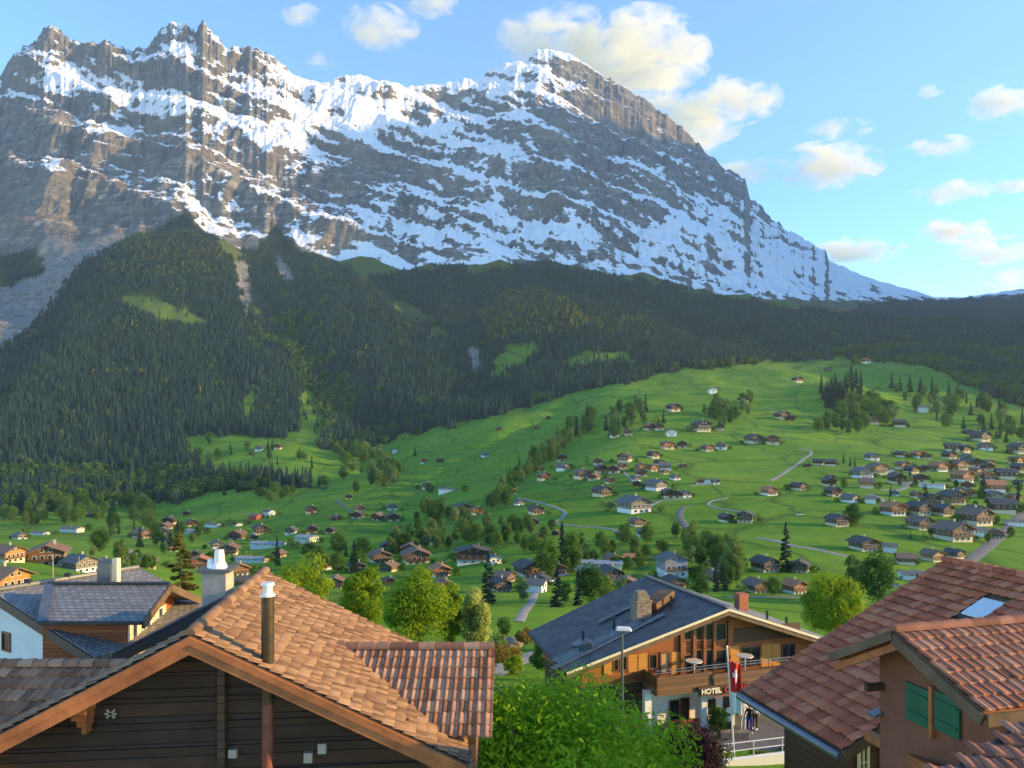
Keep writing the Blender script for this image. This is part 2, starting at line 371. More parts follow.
# distant sunlit snow summit behind the right shoulder, and an unseen ridge added on the right to shade the lower face
def far_hill(name, x0, Y, rad_x, rad_y, ztop, base, snowy, seed, n=160):
    gx, gy = np.meshgrid(np.linspace(-1, 1, n), np.linspace(-1, 1, n))
    r = np.abs(gx) ** 1.2 + np.abs(gy) ** 1.2
    X = x0 + gx * rad_x; Yy = Y + gy * rad_y
    h = np.clip(1 - r, 0, 1)
    Z = base + (ztop - base) * h + (ztop - base) * .10 * ridged(X / (rad_x * .5), Yy / (rad_x * .5), 5, .5, seed) * sstep(0, .25, h) - 200 * (h <= 0)
    o = grid_mesh(name, X, Yy, Z, {'snow': np.full(X.shape, snowy), 'low': np.full(X.shape, 0. if snowy > 0 else 1.), 'wood': np.zeros(X.shape)})
    o.data.materials.append(mo.data.materials[0]); tag(o, kind='structure')
    return o
far_hill('distant_snow_hill', 2960, 6900, 900, 500, 1400, 900, 1.6, 5)

_hy = np.linspace(1300, 7600, 220)[:, None]; _hx = np.linspace(-1, 1, 90)[None]
_xc = 1.05 * _hy + 300 + 120 * perlin(_hy / 700, _hy * 0, 3); _Hh = np.interp(_hy, [1300, 1500, 1900, 2300, 2700, 3300, 3900, 4500, 5600, 7000, 7600], [0, 380, 560, 900, 1500, 2150, 2900, 3350, 3300, 2900, 300])  # crest heights of the added ridge, shaped for where its shadow falls
_X = _xc + _hx * (500 + _Hh * .26) * np.ones_like(_hy); _Y = _hy + 0 * _hx
_Z = _Hh * (1 - np.abs(_hx) ** 1.15) + .07 * _Hh * ridged(_X / 600, _Y / 600, 5, .5, 8) * (1 - np.abs(_hx)) - 30
wh = grid_mesh('shading_ridge', _X, _Y, _Z, {'snow': np.full(_X.shape, .3), 'low': np.zeros(_X.shape), 'wood': np.zeros(_X.shape)}); wh.data.materials.append(mo.data.materials[0]); tag(wh, kind='structure')
# ------------------------------------------------------------------ the conifer forest (a mass nobody could count)
def conifer_mesh(name, h, r, tiers, nb, seed, col):
    rr = random.Random(seed); bm = bmesh.new()
    def cone(z0, z1, r0, n):
        top = bm.verts.new((0, 0, z1)); a0 = rr.random() * 6.28; ring = []
        for k in range(n * 2):
            a = a0 + math.pi * k / n; q = r0 * ((1.0 if k % 2 == 0 else .55) + rr.uniform(-.14, .14))
            ring.append(bm.verts.new((q * math.cos(a), q * math.sin(a), z0 - (.05 * h if k % 2 == 0 else 0) + rr.uniform(-.01, .01) * h)))
        for k in range(len(ring)): bm.faces.new((ring[k], ring[(k + 1) % len(ring)], top))
    for t in range(tiers):
        f = t / tiers
        cone(h * (.10 + .82 * f), h * min(1, .10 + .82 * f + .30 * (1 - f * .45)), r * (1 - f) ** .85 * rr.uniform(.85, 1.1) + .25, nb)
    me = bpy.data.meshes.new(name); bm.to_mesh(me); bm.free(); me.materials.append(col)
    return me
def foliage_mat(name, c1, c2, c3, rnd=.5, scale=.15, trans=.0):
    m, nt, b = mat(name)
    oi = N(nt, 'ShaderNodeObjectInfo').outputs['Random']
    n = noise(nt, objco(nt), scale, 4, .6)
    f = math_(nt, 'ADD', math_(nt, 'MULTIPLY', oi, rnd), math_(nt, 'MULTIPLY', n, 1 - rnd))
    c = ramp(nt, f, [(.2, c1), (.5, c2), (.8, c3)])
    L(nt, c, b.inputs['Base Color']); b.inputs['Roughness'].default_value = .75; b.inputs['Specular IOR Level'].default_value = .15
    if trans:
        t = N(nt, 'ShaderNodeBsdfTranslucent'); L(nt, c, t.inputs[0]); mx = N(nt, 'ShaderNodeMixShader'); mx.inputs[0].default_value = trans
        L(nt, b.outputs[0], mx.inputs[1]); L(nt, t.outputs[0], mx.inputs[2]); L(nt, mx.outputs[0], nt.nodes['Material Output'].inputs[0])
    return m
M = {}
M['needle'] = foliage_mat('spruce_needles', (.007, .028, .028), (.014, .044, .037), (.034, .072, .046), .7)
M['sun_tinted'] = foliage_mat('sun_tinted_foliage', (.06, .085, .020), (.12, .135, .026), (.21, .20, .035), .6)  # golden tint paints sunlight into the foliage, not a separate species
M['beech'] = foliage_mat('young_leaves', (.030, .075, .015), (.055, .120, .022), (.10, .16, .03), .7)
def blob_crown(name, seed, h, r, col, n=260):
    rr = np.random.default_rng(seed)
    d = rr.normal(size=(n, 3)); d /= np.linalg.norm(d, axis=1)[:, None]
    lob = 1 + .25 * np.sin(3 * d[:, 0] + seed) * np.cos(4 * d[:, 1]) 
    p = d * (rr.uniform(.55, 1, n) * lob)[:, None] * np.array([r, r, h * .45]) + np.array([0, 0, h * .55])
    return leaf_mesh(name, p, d, r * .26, rr, col)
def leaf_mesh(name, p, d, size, rr, col, aspect=1.0):
    """small quads at points p facing roughly outwards"""
    n = len(p); d = d + rr.normal(size=(n, 3)) * .55; d /= np.linalg.norm(d, axis=1)[:, None]
    a = rr.normal(size=(n, 3)); a -= (a * d).sum(1)[:, None] * d; a /= np.linalg.norm(a, axis=1)[:, None]; b = np.cross(d, a)
    s = (np.asarray(size) * rr.uniform(.6, 1.3, n))[:, None]
    a = a * s; b = b * s * aspect
    co = np.stack([p - a * .9, p - b * .5 + a * .1, p + a, p + b * .5 + a * .1], 1).reshape(-1, 3)
    me = bpy.data.meshes.new(name); me.vertices.add(4 * n); me.vertices.foreach_set('co', co.astype(np.float32).ravel())
    me.loops.add(4 * n); me.loops.foreach_set('vertex_index', np.arange(4 * n, dtype=np.int32))
    me.polygons.add(n); me.polygons.foreach_set('loop_start', np.arange(0, 4 * n, 4, dtype=np.int32)); me.update(calc_edges=True)
    me.materials.append(col); return me
def scatter(name, pts, scale, protos, pick, label):
    me = bpy.data.meshes.new(name); me.vertices.add(len(pts)); me.vertices.foreach_set('co', np.asarray(pts, np.float32).ravel())
    a = me.attributes.new('sc', 'FLOAT', 'POINT'); a.data.foreach_set('value', np.asarray(scale, np.float32))
    a = me.attributes.new('pick', 'INT', 'POINT'); a.data.foreach_set('value', np.asarray(pick, np.int32))
    a = me.attributes.new('rz', 'FLOAT', 'POINT'); a.data.foreach_set('value', RNG.uniform(0, 6.28, len(pts)).astype(np.float32))
    o = bpy.data.objects.new(name, me); COL.objects.link(o)
    pc = bpy.data.collections.new(name + '_kinds')
    for i, p in enumerate(protos):
        q = bpy.data.objects.new('%s_kind_%02d' % (name, i), p); pc.objects.link(q)
    ng = bpy.data.node_groups.new(name, 'GeometryNodeTree')
    ng.interface.new_socket('Geometry', in_out='INPUT', socket_type='NodeSocketGeometry'); ng.interface.new_socket('Geometry', in_out='OUTPUT', socket_type='NodeSocketGeometry')
    gi = ng.nodes.new('NodeGroupInput'); go = ng.nodes.new('NodeGroupOutput')
    ip = ng.nodes.new('GeometryNodeInstanceOnPoints'); ci = ng.nodes.new('GeometryNodeCollectionInfo')
    ci.inputs['Collection'].default_value = pc; ci.inputs['Separate Children'].default_value = True; ci.inputs['Reset Children'].default_value = True
    def na(t, nm):
        x = ng.nodes.new('GeometryNodeInputNamedAttribute'); x.data_type = t; x.inputs[0].default_value = nm; return x.outputs[0]
    cx = ng.nodes.new('ShaderNodeCombineXYZ'); ng.links.new(na('FLOAT', 'rz'), cx.inputs[2])
    ng.links.new(gi.outputs[0], ip.inputs['Points']); ng.links.new(ci.outputs[0], ip.inputs['Instance']); ip.inputs['Pick Instance'].default_value = True
    ng.links.new(na('INT', 'pick'), ip.inputs['Instance Index']); ng.links.new(cx.outputs[0], ip.inputs['Rotation']); ng.links.new(na('FLOAT', 'sc'), ip.inputs['Scale'])
    ng.links.new(ip.outputs[0], go.inputs[0])
    md = o.modifiers.new('trees', 'NODES'); md.node_group = ng
    tag(o, label, 'forest', kind='stuff'); return o
fp = [conifer_mesh('spruce_a', 24, 4.2, 6, 6, 1, M['needle']), conifer_mesh('spruce_b', 29, 4.0, 7, 6, 2, M['needle']), conifer_mesh('spruce_c', 19, 4.2, 5, 6, 3, M['needle']), conifer_mesh('spruce_d', 25, 3.4, 7, 5, 4, M['needle'])]
fl2 = [conifer_mesh('sun_tinted_a', 20, 4.6, 5, 6, 9, M['sun_tinted']), blob_crown('sun_tinted_b', 8, 14, 5.5, M['sun_tinted'])]
fd = [blob_crown('beech_a', 5, 17, 6, M['beech']), blob_crown('beech_b', 6, 14, 6.5, M['beech'])]
def decid_mask(px, py):
    r = np.zeros(px.shape, bool)
    for p in DECID: r |= inpoly(px, py, p)
    return r
# lower forest on the terrain
n = 120000
ff = RNG.uniform(0, 1, n); Yp = np.sqrt(1050 ** 2 + ff * (3295 ** 2 - 1050 ** 2)); up = RNG.uniform(-.72, .72, n)
Xp = up * Yp; Zp = ground(Xp, Yp); ppx = CX + F * up; ppy = HY - F * Zp / Yp
_cl = np.zeros(n, bool)
for p_ in CLEAR[:7]: _cl |= inpoly(ppx, ppy, p_)
_cl &= (RNG.uniform(0, 1, n) < .10) & (fbm(Xp / 45, Yp / 45, 2, .5, 333) > 0)
_wob = forest_mask(ppx + 7 * perlin(Xp / 40, Yp / 40, 61), ppy + 5 * perlin(Xp / 40, Yp / 40, 66))
keep = (_wob | forest_mask(ppx, ppy) & (RNG.uniform(0, 1, n) < .4) | _cl) & (Yp > 1000) & (fbm(Xp / 60, Yp / 60, 3, .5, 200) > -.30)
Xp, Yp, Zp, ppx, ppy = [a[keep] for a in (Xp, Yp, Zp, ppx, ppy)]
dm = decid_mask(ppx, ppy) & (fbm(Xp / 110, Yp / 110, 3, .5, 210) > -.02) | (fbm(Xp / 70, Yp / 70, 3, .5, 215) > .42)
sc = RNG.uniform(.55, 1.25, len(Xp)) * (1 + .25 * fbm(Xp / 200, Yp / 200, 2, .5, 220))
sc *= np.interp(ppy, [215, 290, 400], [.62, .85, 1.0])
pick = np.where(dm, 4 + RNG.integers(0, 2, len(Xp)), RNG.integers(0, 4, len(Xp)))
gold = inpoly(ppx, ppy, [(478, 312), (505, 292), (540, 286), (575, 305), (590, 325), (560, 338), (520, 335), (490, 345)]) & (RNG.uniform(0, 1, len(Xp)) < .6)  # trees on the lit knoll take the sun-painted foliage
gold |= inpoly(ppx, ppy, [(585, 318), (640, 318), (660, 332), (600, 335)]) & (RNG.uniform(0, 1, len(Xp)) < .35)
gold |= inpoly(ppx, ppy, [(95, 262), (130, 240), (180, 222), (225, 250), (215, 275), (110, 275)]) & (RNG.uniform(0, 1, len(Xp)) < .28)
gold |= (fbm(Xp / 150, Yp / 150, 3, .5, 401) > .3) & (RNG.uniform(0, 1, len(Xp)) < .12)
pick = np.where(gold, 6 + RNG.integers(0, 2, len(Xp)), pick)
P1 = np.stack([Xp, Yp, Zp - .5], 1)
# upper forest on the foot of the massif
gi_, gj_ = np.nonzero((mwood > .5) & (YM < 6200)); 
area = (YM[gi_, gj_] * (mu[1] - mu[0])) * ((ridge_Y[gj_] - 3300) * T[1, 0])
kp = (RNG.uniform(0, 1, len(gi_)) < area / 110.0) & (np.abs(mu[gj_]) < .72)
gi_, gj_ = gi_[kp], gj_[kp]
P2 = np.stack([XM[gi_, gj_] + RNG.uniform(-3, 3, len(gi_)), YM[gi_, gj_] + RNG.uniform(-3, 3, len(gi_)), ZM3[gi_, gj_] - 1], 1)
sc2 = RNG.uniform(.55, 1.0, len(P2)) * np.interp(P2[:, 1], [3300, 5500], [.75, 1.0])
pk2 = RNG.integers(0, 4, len(P2))
print('FOREST', len(P1), len(P2))
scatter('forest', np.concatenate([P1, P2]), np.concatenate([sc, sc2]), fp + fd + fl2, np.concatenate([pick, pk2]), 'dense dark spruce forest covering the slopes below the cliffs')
# ------------------------------------------------------------------ mesh helpers
class MB:
    """collects simple shapes; build() links them as ONE mesh object"""
    def __init__(s): s.bm = bmesh.new()
    def hexa(s, p):                         # 8 points: bottom ring then top ring
        v = [s.bm.verts.new(q) for q in p]
        for f in ((0, 3, 2, 1), (4, 5, 6, 7), (0, 1, 5, 4), (1, 2, 6, 5), (2, 3, 7, 6), (3, 0, 4, 7)): s.bm.faces.new([v[i] for i in f])
        return s
    def box(s, c, d, rz=0):                 # centre, full sizes
        R = Matrix.Rotation(rz, 3, 'Z'); c = Vector(c)
        return s.hexa([c + R @ Vector((x * d[0] / 2, y * d[1] / 2, z * d[2] / 2)) for z in (-1, 1) for x, y in ((-1, -1), (1, -1), (1, 1), (-1, 1))])
    def slab(s, quad, t, up=Vector((0, 0, 1))):   # four points of the top face, thickness downwards
        quad = [Vector(q) for q in quad]; return s.hexa([q - up * t for q in quad] + quad)
    def beam(s, a, b, w, h, up=Vector((0, 0, 1))):
        a, b = Vector(a), Vector(b); d = (b - a).normalized(); x = d.cross(up).normalized() * (w / 2); y = x.cross(d).normalized() * (h / 2)
        return s.hexa([a - x - y, a + x - y, b + x - y, b - x - y, a - x + y, a + x + y, b + x + y, b - x + y])
    def tube(s, a, b, r0, r1=None, n=12):
        a, b = Vector(a), Vector(b); r1 = r0 if r1 is None else r1; d = (b - a).normalized(); x = d.orthogonal().normalized(); y = d.cross(x)
        A = [s.bm.verts.new(a + (x * math.cos(6.2832 * k / n) + y * math.sin(6.2832 * k / n)) * r0) for k in range(n)]
        B = [s.bm.verts.new(b + (x * math.cos(6.2832 * k / n) + y * math.sin(6.2832 * k / n)) * r1) for k in range(n)]
        for k in range(n): s.bm.faces.new((A[k], A[(k + 1) % n], B[(k + 1) % n], B[k]))
        s.bm.faces.new(A[::-1]); s.bm.faces.new(B); return s
    def poly(s, pts, t=None, up=None):      # a flat polygon, extruded by t along up when given
        P = [Vector(p) for p in pts]
        if t is None: s.bm.faces.new([s.bm.verts.new(p) for p in P]); return s
        a = [s.bm.verts.new(p) for p in P]; b = [s.bm.verts.new(p + up * t) for p in P]; n = len(P)
        s.bm.faces.new(a[::-1]); s.bm.faces.new(b)
        for k in range(n): s.bm.faces.new((a[k], a[(k + 1) % n], b[(k + 1) % n], b[k]))
        return s
    def build(s, name, m, parent=None, bevel=0):
        bmesh.ops.recalc_face_normals(s.bm, faces=s.bm.faces[:])
        if bevel: bmesh.ops.bevel(s.bm, geom=s.bm.edges[:], offset=bevel, segments=1, affect='EDGES', clamp_overlap=True)
        me = bpy.data.meshes.new(name); s.bm.to_mesh(me); s.bm.free(); me.materials.append(m)
        o = bpy.data.objects.new(name, me); COL.objects.link(o)
        if parent is not None: o.parent = parent; o.matrix_parent_inverse = parent.matrix_world.inverted() if False else Matrix.Translation(-parent.location)
        return o
def empty(name, loc, label, cat, group=None):
    o = bpy.data.objects.new(name, None); o.location = loc; COL.objects.link(o); return tag(o, label, cat, group)

# ------------------------------------------------------------------ materials for buildings
def wood_mat(name, c1, c2, plank=.16, axis=2, weather=.3, rough=.7):
    m, nt, b = mat(name); oc = objco(nt)
    sx = N(nt, 'ShaderNodeSeparateXYZ'); L(nt, oc, sx.inputs[0])
    p = math_(nt, 'DIVIDE', sx.outputs[axis], plank); fl = math_(nt, 'FLOOR', p); fr = math_(nt, 'FRACT', p)
    wn = N(nt, 'ShaderNodeTexWhiteNoise', noise_dimensions='1D'); L(nt, fl, wn.inputs['W'])
    sc = [1.2, 1.2, 1.2]; sc[axis] = 14
    g = noise(nt, mapping(nt, oc, tuple(sc)), 1, 6, .65, .8)
    f = math_(nt, 'ADD', math_(nt, 'MULTIPLY', g, .7), math_(nt, 'MULTIPLY', wn.outputs['Value'], .3))
    c = ramp(nt, f, [(.25, c1), (.7, c2)])
    c = mixc(nt, ramp(nt, noise(nt, oc, .6, 5, .7), [(.45, (0, 0, 0)), (.75, (weather,) * 3)]), c, (.13, .10, .08))
    gap = ramp(nt, fr, [(0, (0, 0, 0)), (.07, (1, 1, 1)), (.94, (1, 1, 1)), (1, (0, 0, 0))])
    c = mixc(nt, gap, tuple(x * .35 for x in c1), c)
    L(nt, c, b.inputs['Base Color']); b.inputs['Roughness'].default_value = rough
    bump(nt, b, math_(nt, 'ADD', gap, math_(nt, 'MULTIPLY', g, .35)), .6, .02); return m
def plain(name, c, rough=.7, metal=0, var=.25, scale=2.0):
    m, nt, b = mat(name); n = noise(nt, objco(nt), scale, 6, .65)
    cc = ramp(nt, n, [(.3, tuple(x * (1 - var) for x in c)), (.7, tuple(min(1, x * (1 + var * .5)) for x in c))])
    L(nt, cc, b.inputs['Base Color']); b.inputs['Roughness'].default_value = rough; b.inputs['Metallic'].default_value = metal
    bump(nt, b, noise(nt, objco(nt), 12, 5, .6), .15, .02); return m
def tile_mat(name, stops, moss=(.10, .09, .05), mossy=.35, rough=.8):
    m, nt, b = mat(name); t = attr(nt, 'tid'); oc = objco(nt)
    n = noise(nt, oc, 9, 5, .7); big = noise(nt, oc, .55, 4, .6)
    f = math_(nt, 'ADD', math_(nt, 'MULTIPLY', t, .55), math_(nt, 'ADD', math_(nt, 'MULTIPLY', n, .3), math_(nt, 'MULTIPLY', big, .15)))
    c = ramp(nt, f, stops)
    c = mixc(nt, ramp(nt, noise(nt, oc, 3.2, 6, .75), [(.5, (0, 0, 0)), (.7, (mossy,) * 3)]), c, moss)
    L(nt, c, b.inputs['Base Color']); b.inputs['Roughness'].default_value = rough; b.inputs['Specular IOR Level'].default_value = .3
    bump(nt, b, n, .35, .01); return m
def slate_mat(name, c1, c2, w=.3, h=.2, moss=.2):
    m, nt, b = mat(name); uv = N(nt, 'ShaderNodeUVMap').outputs[0]
    br = N(nt, 'ShaderNodeTexBrick', offset=.5, inp={'Scale': 1.0, 'Mortar Size': .018, 'Mortar Smooth': .2, 'Bias': 0.0, 'Brick Width': w, 'Row Height': h})
    br.inputs['Color1'].default_value = (*c1, 1); br.inputs['Color2'].default_value = (*c2, 1); br.inputs['Mortar'].default_value = (.015, .015, .018, 1)
    L(nt, uv, br.inputs['Vector']); n = noise(nt, objco(nt), 1.3, 6, .7)
    c = mixc(nt, ramp(nt, n, [(.42, (0, 0, 0)), (.72, (.65,) * 3)]), br.outputs[0], (.16, .155, .15))
    c = mixc(nt, ramp(nt, noise(nt, objco(nt), 5, 5, .7), [(.55, (0, 0, 0)), (.7, (moss,) * 3)]), c, (.11, .11, .06))
    L(nt, c, b.inputs['Base Color']); b.inputs['Roughness'].default_value = .55
    bump(nt, b, br.outputs['Fac'], -.5, .02); return m
M['barn_wood'] = wood_mat('weathered_barn_boards', (.014, .006, .003), (.058, .024, .010), .30, 2, .22)
M['fascia'] = plain('orange_brown_fascia', (.36, .125, .04), .65, 0, .5, 1.5)
M['fascia_dark'] = plain('grey_brown_fascia', (.13, .085, .05), .7, 0, .5, 1.5)
M['larch'] = wood_mat('larch_cladding', (.20, .055, .015), (.36, .115, .028), .14, 2, .12)
M['dark_timber'] = wood_mat('dark_timber', (.035, .018, .010), (.09, .045, .022), .2, 2, .2)
M['brown_timber'] = wood_mat('brown_timber', (.09, .045, .022), (.19, .095, .045), .2, 2, .2)
M['orange_timber'] = wood_mat('orange_timber', (.32, .13, .035), (.50, .23, .07), .2, 2, .1)
M['grey_timber'] = wood_mat('grey_timber', (.12, .105, .09), (.24, .215, .19), .2, 2, .1)
M['red_paint'] = plain('red_paint', (.42, .03, .02), .6)
M['render_white'] = plain('white_render', (.74, .75, .72), .9, 0, .12, .8)
M['render_blue'] = plain('pale_blue_render', (.60, .70, .74), .9, 0, .12, .8)
M['render_grey'] = plain('grey_blue_render', (.25, .28, .34), .9, 0, .2, .8)
M['render_cream'] = plain('cream_render', (.66, .56, .38), .9, 0, .15, .8)
M['concrete'] = plain('concrete', (.40, .36, .30), .9, 0, .25, 1.5)
M['brown_render'] = plain('brown_render', (.17, .068, .038), .85, 0, .25, 2)
M['zinc'] = plain('zinc', (.17, .185, .21), .35, .6, .2, 3)
M['dark_metal'] = plain('dark_metal', (.045, .05, .06), .45, .5, .2, 3)
M['white_metal'] = plain('white_metal', (.75, .75, .74), .4, .2, .1, 3)
M['flue'] = plain('olive_brown_flue', (.085, .065, .04), .4, .6, .35, 4)
M['rust'] = plain('rusty_pipe', (.22, .075, .045), .6, .3, .4, 4)
M['shutter'] = wood_mat('orange_shutter', (.42, .19, .035), (.56, .27, .05), .09, 2, .05)
M['green_paint'] = plain('green_shutter_paint', (.008, .10, .055), .5, 0, .25, 3)
M['cream_paint'] = plain('cream_paint', (.66, .60, .42), .6, 0, .1, 3)
M['frame_white'] = plain('white_frame', (.72, .71, .68), .5, 0, .08, 3)
M['frame_brown'] = plain('red_brown_frame', (.20, .075, .03), .5, 0, .2, 3)
M['curtain'] = plain('tan_curtain', (.42, .30, .15), .9, 0, .2, 6)
M['stone'] = plain('rough_stone', (.24, .20, .15), .9, 0, .55, 5)
M['brick'] = plain('red_brick', (.33, .12, .06), .9, 0, .35, 6)
M['black'] = plain('black_cloth', (.012, .012, .016), .8, 0, .1)
M['asphalt'] = plain('asphalt', (.13, .132, .135), .9, 0, .25, 1.2)
M['gravel'] = plain('pale_gravel', (.27, .265, .24), .95, 0, .3, .4)
m, nt, b = mat('window_glass'); b.inputs['Base Color'].default_value = (.02, .028, .03, 1); b.inputs['Roughness'].default_value = .06; b.inputs['Specular IOR Level'].default_value = .8; M['glass'] = m
M['tile_barn'] = tile_mat('weathered_clay_tiles', [(.2, (.11, .062, .038)), (.45, (.19, .112, .068)), (.65, (.25, .155, .095)), (.85, (.30, .205, .135))], (.09, .065, .045), .6)
M['tile_wing'] = tile_mat('pinkish_clay_tiles', [(.2, (.17, .075, .04)), (.45, (.32, .155, .09)), (.65, (.42, .225, .14)), (.85, (.46, .29, .19))], (.12, .075, .055), .5)
M['tile_red'] = tile_mat('red_brown_tiles', [(.2, (.26, .072, .036)), (.45, (.38, .11, .055)), (.65, (.45, .15, .075)), (.85, (.50, .21, .12))], (.14, .07, .045), .4)
M['tile_orange'] = tile_mat('orange_red_tiles', [(.2, (.17, .065, .042)), (.45, (.27, .105, .064)), (.65, (.33, .14, .088)), (.85, (.36, .20, .14))], (.14, .09, .07), .3)
M['slate'] = slate_mat('grey_slate', (.17, .165, .16), (.28, .275, .265))
M['slate_dark'] = slate_mat('dark_slate', (.035, .038, .045), (.06, .063, .07), .3, .2, .1)

def tiled(name, O, eu, ev, poly, mt, parent, tw=.27, ch=.36, roll=.035, lip=.04, jit=.006, seed=0, holes=()):
    """a field of separate overlapping clay tiles on a roof plane: eu along the courses, ev down the slope, poly in (u, v)"""
    O, eu, ev = Vector(O), Vector(eu).normalized(), Vector(ev).normalized(); nn = eu.cross(ev).normalized()
    if nn.z < 0: nn = -nn
    rr = np.random.default_rng(seed + 5); P = np.array(poly)
    us = np.arange(P[:, 0].min() + tw / 2, P[:, 0].max(), tw); vs = np.arange(P[:, 1].min() + ch / 2, P[:, 1].max() + ch * .4, ch)
    U, V = np.meshgrid(us, vs); U = U.ravel(); V = V.ravel()
    keep = inpoly(U, np.minimum(V, P[:, 1].max() - .01), [tuple(p) for p in poly])
    for h in holes: keep &= ~inpoly(U, V, h)
    U, V = U[keep], V[keep]; n = len(U)
    xs = np.array([-.5, -.36, -.22, -.05, .12, .30, .42, .5]); hh = np.array([.0, .9, 1.0, .3, .0, .0, .25, .1]) * roll
    rows = [(-.62, 0.0, 1), (.5, lip, 1), (.5, lip - .045, .9)]
    co = np.zeros((n, len(rows), len(xs), 3)); dz = rr.normal(0, jit, n); tl = rr.normal(0, jit, n)
    for r, (v, l, k) in enumerate(rows):
        u_ = U[:, None] + xs[None] * tw * .995; v_ = (V + v * ch)[:, None] + np.zeros_like(u_) + (tl * 1.2)[:, None] * (v > 0)
        h_ = hh[None] * k + l + dz[:, None] * (v > 0)
        co[:, r] = np.array(O)[None, None] + u_[..., None] * np.array(eu) + v_[..., None] * np.array(ev) + h_[..., None] * np.array(nn)
    nx_, nr = len(xs), len(rows)
    base = np.arange(n)[:, None, None] * nx_ * nr; g = np.arange(nx_ * nr).reshape(nr, nx_)
    q = np.stack([g[:-1, :-1], g[1:, :-1], g[1:, 1:], g[:-1, 1:]], -1).reshape(1, -1, 4) + base
    q = q.reshape(-1, 4)
    me = bpy.data.meshes.new(name); me.vertices.add(n * nx_ * nr); me.vertices.foreach_set('co', co.astype(np.float32).ravel())
    me.loops.add(q.size); me.loops.foreach_set('vertex_index', q.astype(np.int32).ravel()); me.polygons.add(len(q)); me.polygons.foreach_set('loop_start', np.arange(0, q.size, 4, dtype=np.int32)); me.update(calc_edges=True)
    a = me.attributes.new('tid', 'FLOAT', 'POINT'); a.data.foreach_set('value', np.repeat(rr.uniform(0, 1, n), nx_ * nr).astype(np.float32))
    me.materials.append(mt); o = bpy.data.objects.new(name, me); COL.objects.link(o)
    if parent: o.parent = parent; o.matrix_parent_inverse = Matrix.Translation(-parent.location)
    return o
def ridge_caps(name, a, b, mt, parent, step=.38, r=.13):
    a, b = Vector(a), Vector(b); n = max(1, int((b - a).length / step)); d = (b - a).normalized(); x = d.cross(Vector((0, 0, 1))).normalized(); bm = bmesh.new(); rr = random.Random(3); lay = None
    tids = []
    for k in range(n):
        t = rr.random(); p0 = a + (b - a) * (k / n) - d * .04; p1 = a + (b - a) * ((k + 1) / n) + d * .03; R0, R1 = r * .92, r * 1.1
        A = [bm.verts.new(p0 + x * R0 * math.cos(w) + Vector((0, 0, R0 * math.sin(w) * .9 - .03))) for w in np.linspace(-.15, math.pi + .15, 8)]
        B = [bm.verts.new(p1 + x * R1 * math.cos(w) + Vector((0, 0, R1 * math.sin(w) * .9 - .02))) for w in np.linspace(-.15, math.pi + .15, 8)]
        for i in range(7): bm.faces.new((A[i], A[i + 1], B[i + 1], B[i]))
        bm.faces.new(B); bm.faces.new(A[::-1]); tids += [t] * 16
    me = bpy.data.meshes.new(name); bm.to_mesh(me); bm.free(); me.materials.append(mt)
    at_ = me.attributes.new('tid', 'FLOAT', 'POINT'); at_.data.foreach_set('value', np.array(tids, np.float32))
    o = bpy.data.objects.new(name, me); COL.objects.link(o)
    if parent: o.parent = parent; o.matrix_parent_inverse = Matrix.Translation(-parent.location)
    return o
def uv_slab(name, quad, mt, parent, t=.08):
    """a slated roof plane: quad = ridge start, ridge end, eave end, eave start; UV in metres"""
    q = [Vector(p) for p in quad]; eu = (q[1] - q[0]).normalized(); nn = (q[1] - q[0]).cross(q[3] - q[0]).normalized()
    if nn.z < 0: nn = -nn
    ev = nn.cross(eu); bm = bmesh.new(); uvl = bm.loops.layers.uv.new('UVMap')
    top = [bm.verts.new(p) for p in q]; bot = [bm.verts.new(p - nn * t) for p in q]
    fs = [bm.faces.new(top), bm.faces.new(bot[::-1])] + [bm.faces.new((top[k], bot[k], bot[(k + 1) % 4], top[(k + 1) % 4])) for k in range(4)]
    bmesh.ops.recalc_face_normals(bm, faces=fs)
    for f in bm.faces:
        for l in f.loops: d = l.vert.co - q[0]; l[uvl].uv = (d.dot(eu), d.dot(ev))
    me = bpy.data.meshes.new(name); bm.to_mesh(me); bm.free(); me.materials.append(mt); o = bpy.data.objects.new(name, me); COL.objects.link(o)
    if parent: o.parent = parent; o.matrix_parent_inverse = Matrix.Translation(-parent.location)
    return o
UP = Vector((0, 0, 1))
